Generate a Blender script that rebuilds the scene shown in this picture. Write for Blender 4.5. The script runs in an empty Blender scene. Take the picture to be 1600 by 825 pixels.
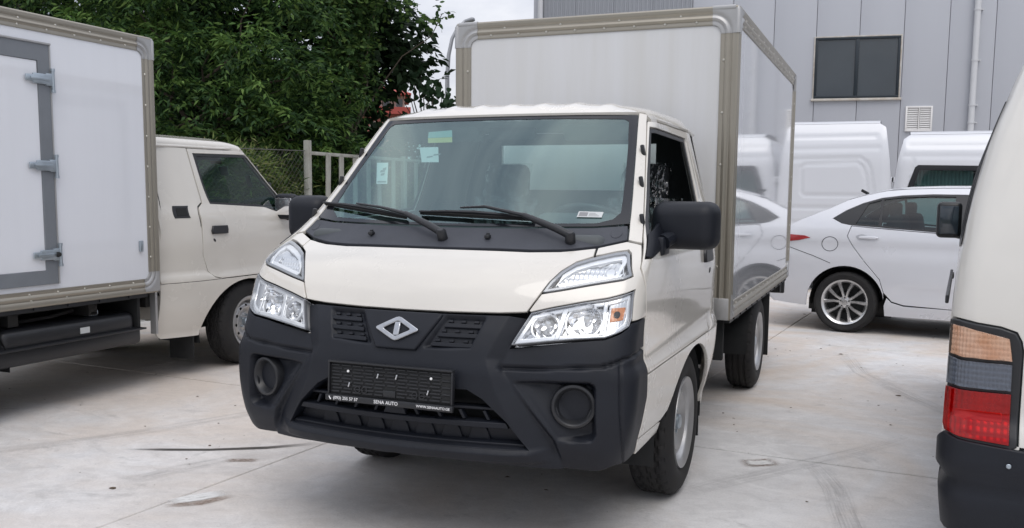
import bpy, bmesh, math, random
import numpy as np
from mathutils import Vector, Matrix
from mathutils.geometry import delaunay_2d_cdt
random.seed(7); RNG = np.random.default_rng(7)
SC = bpy.context.scene; COL = SC.collection
PI = math.pi; R = math.radians

# ------------------------------------------------------------------ camera
PITCH, YAW, ROLL = 0.1091, 0.3883, 0.0085
f_ = Vector((-math.sin(YAW)*math.cos(PITCH), math.cos(YAW)*math.cos(PITCH), -math.sin(PITCH)))
r0 = Vector((math.cos(YAW), math.sin(YAW), 0)); u0 = r0.cross(f_)
r_ = r0*math.cos(ROLL)+u0*math.sin(ROLL); u_ = u0*math.cos(ROLL)-r0*math.sin(ROLL)
cam = bpy.data.cameras.new('camera'); co = bpy.data.objects.new('camera', cam); COL.objects.link(co)
M = Matrix((r_, u_, -f_)).transposed().to_4x4(); M.translation = (1.6819, -4.1907, 1.3774)
co.matrix_world = M
cam.sensor_width = 36; cam.lens = 1450.2/1600*36; cam.shift_y = (461.29-412.5)/1600
cam.clip_start = .05; cam.clip_end = 2000
SC.camera = co

# ------------------------------------------------------------------ world, sun, exposure
SUN_EL, SUN_AZ = 58, 152          # degrees; azimuth clockwise from +Y
W = bpy.data.worlds.new('World'); SC.world = W; W.use_nodes = True
nt = W.node_tree; nt.nodes.clear()
def wn(t, **k):
    n = nt.nodes.new(t)
    for a, b in k.items(): setattr(n, a, b)
    return n
sky = wn('ShaderNodeTexSky', sky_type='NISHITA'); sky.sun_disc = False
sky.sun_elevation = R(SUN_EL); sky.sun_rotation = R(SUN_AZ); sky.dust_density = 3
tc = wn('ShaderNodeTexCoord'); mp = wn('ShaderNodeMapping'); mp.inputs['Scale'].default_value = (1, 1, 2.6)
n1 = wn('ShaderNodeTexNoise'); n1.inputs['Scale'].default_value = 2.3; n1.inputs['Detail'].default_value = 7; n1.inputs['Roughness'].default_value = .55
n1.inputs['Distortion'].default_value = .5
cr = wn('ShaderNodeValToRGB'); e = cr.color_ramp.elements
e[0].position = .33; e[0].color = (3.9, 4.4, 5.4, 1); e[1].position = .66; e[1].color = (10.2, 10.2, 10.5, 1)
em = e.new(.5); em.color = (7.4, 7.6, 8.4, 1)
mx = wn('ShaderNodeMix', data_type='RGBA'); mx.inputs[0].default_value = .86
bg = wn('ShaderNodeBackground'); bg.inputs['Strength'].default_value = .105
wo = wn('ShaderNodeOutputWorld'); L = nt.links.new
L(tc.outputs['Generated'], mp.inputs['Vector']); L(mp.outputs[0], n1.inputs['Vector']); L(n1.outputs['Fac'], cr.inputs[0])
L(sky.outputs[0], mx.inputs[6]); L(cr.outputs[0], mx.inputs[7]); sx = wn('ShaderNodeSeparateXYZ'); zr = wn('ShaderNodeMapRange'); zr.inputs[3].default_value = .78; zr.inputs[4].default_value = 1.5   # an overcast sky is brighter overhead than at the horizon
ov = wn('ShaderNodeVectorMath', operation='SCALE'); L(tc.outputs['Generated'], sx.inputs[0]); L(sx.outputs[2], zr.inputs[0]); L(mx.outputs[2], ov.inputs[0]); L(zr.outputs[0], ov.inputs['Scale']); L(ov.outputs[0], bg.inputs['Color']); L(bg.outputs[0], wo.inputs[0])
sl = bpy.data.lights.new('sun', 'SUN'); sl.energy = 1.0; sl.angle = R(42); sl.color = (1, .96, .9)
so = bpy.data.objects.new('sun', sl); COL.objects.link(so)
sd = Vector((math.sin(R(SUN_AZ))*math.cos(R(SUN_EL)), math.cos(R(SUN_AZ))*math.cos(R(SUN_EL)), math.sin(R(SUN_EL))))
so.rotation_euler = (-sd).to_track_quat('-Z', 'Y').to_euler(); so.location = (0, -5, 12)
vs = SC.view_settings; vs.view_transform = 'Standard'; vs.look = 'None'; vs.gamma = 1; vs.exposure = 0.2; vs.use_curve_mapping = False

# ------------------------------------------------------------------ materials
MATS = {}
def ribs(m, sx, sz, st=1.0):
    t = m.node_tree; b = t.nodes['Principled BSDF']; oc = t.nodes.new('ShaderNodeTexCoord'); prev = None
    for ax, sc in (('X', sx), ('Z', sz)):
        w = t.nodes.new('ShaderNodeTexWave'); w.wave_type = 'BANDS'; w.bands_direction = ax; w.inputs['Scale'].default_value = sc; t.links.new(oc.outputs['Object'], w.inputs['Vector'])
        bp = t.nodes.new('ShaderNodeBump'); bp.inputs['Strength'].default_value = st; bp.inputs['Distance'].default_value = .004; t.links.new(w.outputs['Fac'], bp.inputs['Height'])
        if prev is not None: t.links.new(prev, bp.inputs['Normal'])
        prev = bp.outputs[0]
    t.links.new(prev, b.inputs['Normal'])
def mat(name, col, rough=.5, metal=0, coat=0, bump=0, bscale=200, var=0, vscale=3, trans=None, spec=.5, vcol=None, bdetail=3, stretch=(1,1,1)):
    m = bpy.data.materials.new(name); m.use_nodes = True; t = m.node_tree; b = t.nodes['Principled BSDF']
    b.inputs['Base Color'].default_value = (*col, 1); b.inputs['Roughness'].default_value = rough
    b.inputs['Metallic'].default_value = metal; b.inputs['Coat Weight'].default_value = coat; b.inputs['Coat Roughness'].default_value = .04
    b.inputs['Specular IOR Level'].default_value = spec
    oc = t.nodes.new('ShaderNodeTexCoord'); mp = t.nodes.new('ShaderNodeMapping'); mp.inputs['Scale'].default_value = stretch
    t.links.new(oc.outputs['Object'], mp.inputs[0])
    if var:
        n = t.nodes.new('ShaderNodeTexNoise'); n.inputs['Scale'].default_value = vscale; n.inputs['Detail'].default_value = 6; n.inputs['Roughness'].default_value = .6
        t.links.new(mp.outputs[0], n.inputs['Vector'])
        r = t.nodes.new('ShaderNodeValToRGB'); r.color_ramp.elements[0].position = .3; r.color_ramp.elements[1].position = .72
        v2 = vcol or tuple(c*(1-var) for c in col)
        r.color_ramp.elements[0].color = (*v2, 1); r.color_ramp.elements[1].color = (*col, 1)
        t.links.new(n.outputs['Fac'], r.inputs[0]); t.links.new(r.outputs[0], b.inputs['Base Color'])
        q = t.nodes.new('ShaderNodeMapRange'); q.inputs[3].default_value = min(1, rough*1.35); q.inputs[4].default_value = rough*.85
        t.links.new(n.outputs['Fac'], q.inputs[0]); t.links.new(q.outputs[0], b.inputs['Roughness'])
    if bump:
        n = t.nodes.new('ShaderNodeTexNoise'); n.inputs['Scale'].default_value = bscale; n.inputs['Detail'].default_value = bdetail
        t.links.new(oc.outputs['Object'], n.inputs['Vector'])
        bp = t.nodes.new('ShaderNodeBump'); bp.inputs['Strength'].default_value = bump; bp.inputs['Distance'].default_value = .002
        t.links.new(n.outputs['Fac'], bp.inputs['Height']); t.links.new(bp.outputs[0], b.inputs['Normal'])
    MATS[name] = m; return m
def glass(name, tint, refl=(1, 1, 1), ior=1.5, rough=.01, boost=1.0):
    m = bpy.data.materials.new(name); m.use_nodes = True; t = m.node_tree; t.nodes.clear()
    o = t.nodes.new('ShaderNodeOutputMaterial'); mxs = t.nodes.new('ShaderNodeMixShader'); tr = t.nodes.new('ShaderNodeBsdfTransparent')
    g = t.nodes.new('ShaderNodeBsdfGlossy'); g.inputs['Roughness'].default_value = rough; g.inputs['Color'].default_value = (*refl, 1)
    fr = t.nodes.new('ShaderNodeFresnel'); gb = t.nodes.new('ShaderNodeNewGeometry'); mr = t.nodes.new('ShaderNodeMapRange')
    mr.inputs[3].default_value = ior; mr.inputs[4].default_value = 1/ior; t.links.new(gb.outputs['Backfacing'], mr.inputs[0]); t.links.new(mr.outputs[0], fr.inputs['IOR']); tr.inputs[0].default_value = (*tint, 1)
    if boost != 1:
        mm = t.nodes.new('ShaderNodeMath'); mm.operation = 'MULTIPLY'; mm.inputs[1].default_value = boost; mm.use_clamp = True
        t.links.new(fr.outputs[0], mm.inputs[0]); t.links.new(mm.outputs[0], mxs.inputs[0])
    else: t.links.new(fr.outputs[0], mxs.inputs[0])
    t.links.new(tr.outputs[0], mxs.inputs[1]); t.links.new(g.outputs[0], mxs.inputs[2]); t.links.new(mxs.outputs[0], o.inputs[0])
    MATS[name] = m; return m
mat('cream_paint', (.625, .597, .545), .24, coat=.9, var=.045, vscale=2.6)
mat('white_paint', (.64, .655, .69), .3, coat=.6, var=.03, vscale=1.3)
mat('pearl_paint', (.66, .672, .71), .26, metal=.12, coat=.8, var=.03, vscale=1.5)
mat('van_cream', (.64, .622, .582), .28, coat=.7, var=.06, vscale=2)
mat('box_front', (.63, .637, .655), .33, coat=.2, var=.10, vscale=2.6, stretch=(3, 3, .16), vcol=(.575, .575, .57))
mat('box_side', (.73, .745, .785), .07, coat=1, var=.035, vscale=2.0, stretch=(4, 4, .3))
mat('trim_alu', (.335, .31, .262), .34, metal=.6, var=.08, vscale=4)
mat('casting', (.42, .42, .42), .42, metal=.5, var=.12, vscale=8)
mat('rivet', (.60, .58, .53), .35, metal=.9)
mat('black_plastic', (.0105, .0125, .0185), .42, bump=.3, bscale=420, var=.25, vscale=5, spec=.30)
mat('cowl_plastic', (.040, .044, .056), .55, bump=.25, bscale=420, var=.18, vscale=5, spec=.5)
mat('satin_black', (.016, .017, .02), .35, var=.2, vscale=6)
mat('matt_black', (.012, .013, .014), .7, var=.3, vscale=6)
mat('frit', (.008, .009, .012), .12, spec=.5)
mat('gap_dark', (.012, .012, .012), .8)
mat('rubber', (.014, .014, .016), .7, bump=.4, bscale=90, var=.35, vscale=9, vcol=(.028, .027, .026), spec=.3)
mat('steel_rim', (.44, .44, .445), .34, metal=.75, var=.12, vscale=9)
mat('alloy', (.62, .62, .62), .25, metal=.9, var=.05, vscale=6)
mat('chrome', (.93, .93, .94), .10, metal=1)
mat('emblem_metal', (.50, .51, .53), .24, metal=1, var=.25, vscale=30); mat('dull_chrome', (.62, .63, .65), .28, metal=.9)
mat('lamp_white', (.74, .75, .77), .17, metal=.5, spec=.7)
mat('lamp_edge', (.26, .27, .29), .2, metal=.4)
mat('amber', (.62, .27, .11), .18, coat=1, var=.5, vscale=40, vcol=(.5, .14, .03))
mat('red_lens', (.40, .004, .006), .10, coat=1, var=.3, vscale=16, stretch=(1, 1, 2))
mat('amber_lens', (.50, .38, .33), .14, coat=1, var=.5, vscale=18, vcol=(.50, .22, .11), stretch=(1, 1, 2))
mat('smoke_lens', (.15, .16, .18), .12, coat=1, var=.55, vscale=24, stretch=(1, 1, 2))
mat('red_band', (.62, .03, .02), .12, coat=1, var=.4, vscale=20); mat('amber_core', (.62, .40, .26), .14, coat=1, var=.4, vscale=30)
for q_, a_, b_ in (('red_lens', 28, 22), ('red_band', 28, 22), ('amber_lens', 34, 26), ('amber_core', 34, 26), ('smoke_lens', 40, 24)): ribs(MATS[q_], a_, b_, .3)
mat('lamp_back', (.64, .60, .56), .25, metal=.35, var=.5, vscale=14, vcol=(.50, .34, .24)); mat('lamp_back_dark', (.28, .29, .31), .25, metal=.5)
mat('zinc', (.46, .52, .57), .33, metal=.85, var=.2, vscale=14)
mat('door_frame', (.175, .19, .21), .4, var=.14, vscale=5, coat=.1)
mat('interior', (.045, .05, .055), .75, bump=.3, bscale=150)
mat('dash', (.06, .068, .072), .6)
mat('seat_fabric', (.022, .024, .028), .85, bump=.4, bscale=260)
mat('trim_grey', (.16, .17, .17), .7)
mat('paper', (.50, .52, .52), .6); mat('print_grey', (.22, .22, .23), .6)
mat('print_yellow', (.42, .39, .16), .6); mat('print_teal', (.22, .34, .32), .6)
mat('white_print', (.82, .82, .82), .5)
mat('underbody', (.014, .015, .016), .75, var=.4, vscale=5, vcol=(.022, .02, .018))
glass('red_glass', (.70, .010, .014), ior=1.45); glass('amber_glass', (.98, .82, .72), ior=1.45); glass('smoke_glass', (.62, .65, .70), ior=1.45)
glass('clear_lens', (.97, .98, .98), ior=1.42)
glass('windscreen_glass', (.62, .80, .78), (.76, .95, .93), ior=1.85, boost=1.6)
glass('rear_glass', (.82, .92, .92), ior=1.4)
glass('side_glass', (.42, .56, .53), ior=1.52)
glass('car_glass', (.30, .43, .42), ior=1.55, boost=1.1)
glass('plastic_film', (.9, .9, .9), ior=1.8, rough=.16, boost=1.0)
mat('building_glass', (.03, .043, .056), .03, spec=.8, var=.25, vscale=1.2)
mat('window_frame', (.012, .02, .028), .35)
mat('cladding', (.47, .485, .525), .42, metal=.1, var=.07, vscale=.35, stretch=(1.5, 1.5, .35))
mat('ribbed_cladding', (.33, .345, .375), .45, metal=.1, var=.08, vscale=.5, stretch=(1.5, 1.5, .35))
mat('pipe_white', (.62, .63, .65), .4, var=.08, vscale=3)
mat('louvre_white', (.78, .77, .76), .5, var=.06, vscale=6)
mat('sill_white', (.62, .61, .58), .6, var=.35, vscale=5, vcol=(.42, .36, .29))
mat('fence_metal', (.36, .37, .34), .6, var=.4, vscale=7, vcol=(.22, .21, .18), stretch=(1, 1, .5))
mat('wire', (.11, .11, .10), .5, metal=.5)
mat('bark', (.085, .067, .05), .9, bump=1, bscale=25, var=.4, vscale=8)
mat('red_roof', (.42, .085, .07), .8, var=.2, vscale=.6); mat('red_wall', (.50, .19, .16), .8, var=.15, vscale=.4)
mat('pale_wall', (.60, .48, .42), .8); mat('lamp_grey', (.36, .37, .39), .5, metal=.4)
mat('joint_grey', (.29, .30, .325), .7); mat('dead_leaf', (.10, .07, .045), .9)
def leaf_mat(name, cols, rough=.45):
    m = bpy.data.materials.new(name); m.use_nodes = True; t = m.node_tree; b = t.nodes['Principled BSDF']
    g = t.nodes.new('ShaderNodeNewGeometry'); r = t.nodes.new('ShaderNodeValToRGB'); r.color_ramp.interpolation = 'LINEAR'
    e = r.color_ramp.elements; e[0].color = (*cols[0], 1); e[1].color = (*cols[-1], 1)
    for i, c in enumerate(cols[1:-1]):
        q = e.new((i+1)/(len(cols)-1)); q.color = (*c, 1)
    t.links.new(g.outputs['Random Per Island'], r.inputs[0]); t.links.new(r.outputs[0], b.inputs['Base Color'])
    b.inputs['Roughness'].default_value = .6; b.inputs['Specular IOR Level'].default_value = .18
    tl = t.nodes.new('ShaderNodeBsdfTranslucent'); t.links.new(r.outputs[0], tl.inputs[0]); ms = t.nodes.new('ShaderNodeMixShader'); ms.inputs[0].default_value = .35
    o = t.nodes['Material Output']; t.links.new(b.outputs[0], ms.inputs[1]); t.links.new(tl.outputs[0], ms.inputs[2]); t.links.new(ms.outputs[0], o.inputs[0])
    MATS[name] = m; return m
leaf_mat('leaf_dark', [(.014, .034, .013), (.026, .062, .020), (.05, .105, .030), (.12, .20, .05)])
leaf_mat('leaf_toplit', [(.045, .10, .025), (.075, .15, .036), (.12, .21, .05), (.17, .26, .07)])  # greens lightened to stand for leaves lit from above
leaf_mat('leaf_shade', [(.010, .022, .010), (.016, .034, .013), (.024, .05, .018)])  # darkest greens, the shade of the crown cores put into the colour
leaf_mat('leaf_mid', [(.022, .05, .018), (.038, .08, .024), (.055, .11, .03), (.11, .17, .045)])
leaf_mat('leaf_blue', [(.018, .042, .022), (.028, .06, .03), (.045, .08, .04)])
leaf_mat('leaf_weed', [(.03, .06, .018), (.08, .14, .035), (.16, .23, .06), (.26, .27, .12)])

# concrete ---------------------------------------------------------
def concrete_mat():
    m = bpy.data.materials.new('concrete'); m.use_nodes = True; t = m.node_tree; b = t.nodes['Principled BSDF']
    oc = t.nodes.new('ShaderNodeNewGeometry'); lk = t.links.new
    def noise(sc, det=6, rough=.6, vec=None, dist=0):
        n = t.nodes.new('ShaderNodeTexNoise'); n.inputs['Scale'].default_value = sc; n.inputs['Detail'].default_value = det
        n.inputs['Roughness'].default_value = rough; n.inputs['Distortion'].default_value = dist; lk(vec or oc.outputs['Position'], n.inputs['Vector']); return n.outputs['Fac']
    def ramp(f, p0, c0, p1, c1):
        r = t.nodes.new('ShaderNodeValToRGB'); e = r.color_ramp.elements; e[0].position = p0; e[0].color = (*c0, 1); e[1].position = p1; e[1].color = (*c1, 1); lk(f, r.inputs[0]); return r.outputs[0]
    def mix(f, a, bb, typ='MIX'):
        n = t.nodes.new('ShaderNodeMix'); n.data_type = 'RGBA'; n.blend_type = typ
        if isinstance(f, float): n.inputs[0].default_value = f
        else: lk(f, n.inputs[0])
        for i, v in ((6, a), (7, bb)):
            if isinstance(v, tuple): n.inputs[i].default_value = (*v, 1)
            else: lk(v, n.inputs[i])
        return n.outputs[2]
    base = ramp(noise(1.1, 10, .68, None, .5), .32, (.53, .518, .51), .7, (.655, .648, .645))
    mp = t.nodes.new('ShaderNodeMapping'); mp.inputs['Scale'].default_value = (.9, 1.15, 1); mp.inputs['Rotation'].default_value = (0, 0, R(20)); lk(oc.outputs['Position'], mp.inputs[0])
    streak = ramp(noise(2.6, 10, .75, mp.outputs[0], 1.5), .46, (0, 0, 0), .66, (.85, .85, .85))
    c = mix(streak, base, (.70, .69, .685)); 
    brown = ramp(noise(.42, 8, .66, None, .8), .42, (0, 0, 0), .60, (1, 1, 1))
    sx = t.nodes.new('ShaderNodeSeparateXYZ'); lk(oc.outputs['Position'], sx.inputs[0])
    mr = t.nodes.new('ShaderNodeMapRange'); mr.inputs[1].default_value = -1; mr.inputs[2].default_value = 4; mr.inputs[3].default_value = .45; mr.inputs[4].default_value = 1.15; lk(sx.outputs[1], mr.inputs[0])
    mm = t.nodes.new('ShaderNodeMath'); mm.operation = 'MULTIPLY'; lk(brown, mm.inputs[0]); lk(mr.outputs[0], mm.inputs[1])
    ml = t.nodes.new('ShaderNodeMath'); ml.operation = 'MULTIPLY'; ml.inputs[1].default_value = .95; lk(mm.outputs[0], ml.inputs[0])
    c = mix(ml.outputs[0], c, (.58, .49, .41))
    dark = ramp(noise(1.9, 10, .74, mp.outputs[0], 2.2), .58, (0, 0, 0), .72, (1, 1, 1))
    dm = t.nodes.new('ShaderNodeMath'); dm.operation = 'MULTIPLY'; dm.inputs[1].default_value = .42; lk(dark, dm.inputs[0])
    c = mix(dm.outputs[0], c, (.23, .22, .215))
    speck = ramp(noise(34, 4, .7), .64, (0, 0, 0), .74, (1, 1, 1)); dm2 = t.nodes.new('ShaderNodeMath'); dm2.operation = 'MULTIPLY'; dm2.inputs[1].default_value = .5; lk(speck, dm2.inputs[0])
    c = mix(dm2.outputs[0], c, (.24, .225, .21))
    smud = ramp(noise(7.5, 9, .74, mp.outputs[0], 1.0), 0.36, (.90, .90, .905), .56, (1, 1, 1)); c = mix(1.0, c, smud, 'MULTIPLY')
    fine = ramp(noise(95, 6, .8), .3, (.88, .88, .88), .7, (1.10, 1.10, 1.10)); c = mix(1.0, c, fine, 'MULTIPLY')
    lk(c, b.inputs['Base Color']); b.inputs['Roughness'].default_value = .72; b.inputs['Specular IOR Level'].default_value = .35
    bp = t.nodes.new('ShaderNodeBump'); bp.inputs['Strength'].default_value = .25; bp.inputs['Distance'].default_value = .004; lk(noise(60, 6, .7), bp.inputs['Height']); lk(bp.outputs[0], b.inputs['Normal'])
    MATS['concrete'] = m
concrete_mat()
mat('joint_dirt', (.075, .07, .065), .9); mat('earth', (.16, .145, .12), .95, var=.5, vscale=.6, vcol=(.07, .09, .04))
def mark_mat(name, col, dens=.7, sc=(8, 1.2), lo=.35, hi=.7):
    m = bpy.data.materials.new(name); m.use_nodes = True; t = m.node_tree; t.nodes.clear(); lk = t.links.new
    o = t.nodes.new('ShaderNodeOutputMaterial'); ms = t.nodes.new('ShaderNodeMixShader'); tr = t.nodes.new('ShaderNodeBsdfTransparent'); d = t.nodes.new('ShaderNodeBsdfDiffuse'); d.inputs[0].default_value = (*col, 1)
    uv = t.nodes.new('ShaderNodeUVMap'); uv.uv_map = 'UVMap'; mp = t.nodes.new('ShaderNodeMapping'); mp.inputs['Scale'].default_value = (sc[0], sc[1], 1); lk(uv.outputs[0], mp.inputs[0])
    n = t.nodes.new('ShaderNodeTexNoise'); n.inputs['Scale'].default_value = 3; n.inputs['Detail'].default_value = 7; n.inputs['Roughness'].default_value = .7; lk(mp.outputs[0], n.inputs['Vector'])
    q = t.nodes.new('ShaderNodeMapRange'); q.inputs[1].default_value = lo; q.inputs[2].default_value = hi; lk(n.outputs['Fac'], q.inputs[0])
    s = t.nodes.new('ShaderNodeSeparateXYZ'); lk(uv.outputs[0], s.inputs[0]); acc = q.outputs[0]
    for ax, wd in ((0, .18), (1, .3)):
        a = t.nodes.new('ShaderNodeMath'); a.operation = 'PINGPONG'; a.inputs[1].default_value = .5; lk(s.outputs[ax], a.inputs[0])
        r = t.nodes.new('ShaderNodeMapRange'); r.interpolation_type = 'SMOOTHSTEP'; r.inputs[2].default_value = wd; lk(a.outputs[0], r.inputs[0])
        k = t.nodes.new('ShaderNodeMath'); k.operation = 'MULTIPLY'; lk(acc, k.inputs[0]); lk(r.outputs[0], k.inputs[1]); acc = k.outputs[0]
    k = t.nodes.new('ShaderNodeMath'); k.operation = 'MULTIPLY'; k.inputs[1].default_value = dens; lk(acc, k.inputs[0])
    lk(k.outputs[0], ms.inputs[0]); lk(tr.outputs[0], ms.inputs[1]); lk(d.outputs[0], ms.inputs[2]); lk(ms.outputs[0], o.inputs[0]); MATS[name] = m
mark_mat('tyre_mark', (.17, .17, .175), .42, (6, 1.3), .42, .85); mark_mat('scrape', (.08, .075, .07), .85, (14, 1), .2, .5)
mark_mat('pale_patch', (.70, .70, .69), .9, (2, 2), .1, .5); mark_mat('rust_stain', (.20, .13, .09), .7, (3, 3), .35, .6)

# ------------------------------------------------------------------ object helpers
def link(o, parent=None):
    COL.objects.link(o)
    if parent is not None: o.parent = parent
    return o
def thing(name, label, cat, loc=(0, 0, 0), rz=0, group=None):
    o = bpy.data.objects.new(name, None); o.empty_display_size = .2; COL.objects.link(o); o.location = loc; o.rotation_euler = (0, 0, rz)
    return tag(o, label, cat, group)
def tag(o, label=None, cat=None, group=None, kind=None):
    if label: o['label'] = label
    if cat: o['category'] = cat
    if group: o['group'] = group
    if kind: o['kind'] = kind
    return o
def copy_tree(o, parent=None):
    c = o.copy(); COL.objects.link(c)
    if parent is not None: c.parent = parent
    for ch in list(o.children): copy_tree(ch, c)
    return c
def mk(name, V, F, m, parent=None, angle=35, smooth=True, normals=None, loc=None, uv=None):
    me = bpy.data.meshes.new(name); me.from_pydata([tuple(map(float, v)) for v in V], [], [tuple(f) for f in F])
    me.materials.append(MATS[m] if isinstance(m, str) else m)
    if smooth:
        me.polygons.foreach_set('use_smooth', [True]*len(me.polygons))
        if normals is not None: me.normals_split_custom_set_from_vertices([tuple(map(float, n)) for n in normals])
        elif angle: me.set_sharp_from_angle(angle=R(angle))
    if uv is not None:
        l = me.uv_layers.new(name='UVMap')
        for lo in me.loops: l.data[lo.index].uv = uv[lo.vertex_index]
    me.update(); o = bpy.data.objects.new(name, me); link(o, parent)
    if loc is not None: o.location = loc
    return o
class MB:
    def __init__(s): s.V = []; s.F = []
    def add(s, V, F, T=None):
        b = len(s.V)
        for v in V: s.V.append(tuple(T @ Vector(v)) if T is not None else tuple(v))
        for f in F: s.F.append(tuple(i+b for i in f))
        return s
    def box(s, c, d, rot=None, bev=0, seg=2):
        bm = bmesh.new(); bmesh.ops.create_cube(bm, size=1)
        for v in bm.verts: v.co = Vector((v.co.x*d[0], v.co.y*d[1], v.co.z*d[2]))
        if bev: bmesh.ops.bevel(bm, geom=list(bm.edges), offset=bev, segments=seg, affect='EDGES', profile=.5)
        T = Matrix.Translation(c) @ (rot.to_4x4() if rot is not None else Matrix.Identity(4))
        bm.verts.index_update(); s.add([v.co for v in bm.verts], [[v.index for v in f.verts] for f in bm.faces], T); bm.free(); return s
    def tube(s, pts, r, n=8, caps=True):
        pts = [Vector(p) for p in pts]; rr = r if isinstance(r, (list, tuple)) else [r]*len(pts); b = len(s.V); up = None
        for i, p in enumerate(pts):
            d = (pts[min(i+1, len(pts)-1)]-pts[max(i-1, 0)]).normalized()
            if up is None: up = Vector((0, 0, 1)) if abs(d.z) < .9 else Vector((1, 0, 0))
            a = d.cross(up).normalized(); q = a.cross(d).normalized(); up = q
            for k in range(n):
                t = 2*PI*k/n; s.V.append(tuple(p+(a*math.cos(t)+q*math.sin(t))*rr[i]))
        for i in range(len(pts)-1):
            for k in range(n): s.F.append((b+i*n+k, b+i*n+(k+1) % n, b+(i+1)*n+(k+1) % n, b+(i+1)*n+k))
        if caps: s.F.append(tuple(b+k for k in range(n))[::-1]); s.F.append(tuple(b+(len(pts)-1)*n+k for k in range(n)))
        return s
    def lathe(s, prof, n=32, T=None, a0=0, a1=2*PI):
        "profile (r, h) turned round local X axis: x=h"
        full = abs(a1-a0-2*PI) < 1e-6; m = n if full else n+1; V = []; F = []; k = len(prof)
        for i in range(m):
            a = a0+(a1-a0)*i/n
            for r, h in prof: V.append((h, r*math.cos(a), r*math.sin(a)))
        for i in range(n):
            j = (i+1) % m
            for q in range(k-1): F.append((i*k+q, i*k+q+1, j*k+q+1, j*k+q))
        return s.add(V, F, T)
    def prism(s, pts, z0, z1, T=None):
        n = len(pts); V = [(p[0], p[1], z0) for p in pts]+[(p[0], p[1], z1) for p in pts]
        F = [tuple(range(n))[::-1], tuple(range(n, 2*n))]+[(i, (i+1) % n, n+(i+1) % n, n+i) for i in range(n)]
        return s.add(V, F, T)
    def build(s, name, m, parent=None, angle=35, **k): return mk(name, s.V, s.F, m, parent, angle, **k)
def frame(o, x, y):
    "matrix with local X along x and local Y near y"
    x = Vector(x).normalized(); y = Vector(y); z = x.cross(y).normalized(); y = z.cross(x)
    m = Matrix((x, y, z)).transposed().to_4x4(); m.translation = o; return m

# ------------------------------------------------------------------ curved body surfaces
def pchip(xk, yk):
    xk = np.array(xk, float); yk = np.array(yk, float); h = np.diff(xk); d = np.diff(yk)/h; m = np.zeros(len(xk))
    for i in range(1, len(xk)-1):
        if d[i-1]*d[i] > 0:
            w1 = 2*h[i]+h[i-1]; w2 = h[i]+2*h[i-1]; m[i] = (w1+w2)/(w1/d[i-1]+w2/d[i])
    m[0] = d[0]; m[-1] = d[-1]
    def f(x):
        x = np.clip(np.asarray(x, float), xk[0], xk[-1]); i = np.clip(np.searchsorted(xk, x)-1, 0, len(h)-1)
        t = (x-xk[i])/h[i]; t2 = t*t; t3 = t2*t
        return (2*t3-3*t2+1)*yk[i]+(t3-2*t2+t)*h[i]*m[i]+(-2*t3+3*t2)*yk[i+1]+(t3-t2)*h[i]*m[i+1]
    return f
class Wrap:
    "body wrapped round an end and both sides: u runs round the plan outline from the centre line, z is height"
    def __init__(s, zk, yk, az, ak, wz, wk, rc, tap=(1e3, 1, 0)): s.tap = tap; s.fy = pchip(zk, yk); s.fa = pchip(az, ak); s.fw = pchip(wz, wk); s.rc = rc
    def __call__(s, u, z):
        u, z = np.broadcast_arrays(np.asarray(u, float), np.asarray(z, float)); sg = np.sign(u); u = np.abs(u)
        Wd = s.fw(z); a = s.fa(z); y0 = s.fy(z); rc = s.rc; uc = Wd-rc; x = np.minimum(u, uc); y = y0+a*x*x; Lc = rc*1.75
        t = np.clip((u-uc)/Lc, 0, 1); yc = y0+a*uc*uc; y1 = yc+2*a*uc*rc; y2 = y1+rc*1.05
        bx = (1-t)**2*uc+2*t*(1-t)*Wd+t*t*Wd; by = (1-t)**2*yc+2*t*(1-t)*y1+t*t*y2; m = u > uc
        x = np.where(m, bx, x); y = np.where(m, by, y); y = np.where(u > uc+Lc, y2+(u-uc-Lc), y)
        x = x-s.tap[2]*np.clip((y-s.tap[0])/s.tap[1], 0, 1.3)**2
        return np.stack([x*sg, y, z], -1)
    def u(s, y, z):
        "u on the side for a given y"
        Wd = float(s.fw(z)); a = float(s.fa(z)); rc = s.rc; uc = Wd-rc
        return y-(float(s.fy(z))+a*uc*uc+2*a*uc*rc+rc*1.05)+uc+rc*1.75
def snorm(S, u, z):
    e = 2e-3; a = S(u+e, z)-S(u-e, z); b = S(u, z+e)-S(u, z-e); n = np.cross(a, b); return n/np.maximum(np.linalg.norm(n, axis=-1, keepdims=True), 1e-12)
def inpoly(pts, loops):
    x = pts[:, 0]; y = pts[:, 1]; c = np.zeros(len(pts), bool)
    for lp in loops:
        a = np.asarray(lp); b = np.roll(a, -1, 0)
        for (x0, y0), (x1, y1) in zip(a, b):
            if y0 == y1: continue
            k = ((y0 > y) != (y1 > y)) & (x < (x1-x0)*(y-y0)/(y1-y0)+x0); c ^= k
    return c
def segdist(pts, loops, closed=True):
    d = np.full(len(pts), 1e9)
    for lp in loops:
        a = np.asarray(lp, float); b = np.roll(a, -1, 0)
        if not closed: a = a[:-1]; b = np.asarray(lp, float)[1:]
        for p, q in zip(a, b):
            v = q-p; l = v@v+1e-15; t = np.clip(((pts-p)@v)/l, 0, 1); d = np.minimum(d, np.linalg.norm(pts-(p+t[:, None]*v), axis=1))
    return d
def sdf(pts, lp): d = segdist(pts, [lp]); return np.where(inpoly(pts, [lp]), -d, d)
def sstep(x, a, b): t = np.clip((x-a)/(b-a), 0, 1); return t*t*(3-2*t)
def area2(lp): a = np.asarray(lp); b = np.roll(a, -1, 0); return float(np.sum(a[:, 0]*b[:, 1]-b[:, 0]*a[:, 1]))
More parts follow.
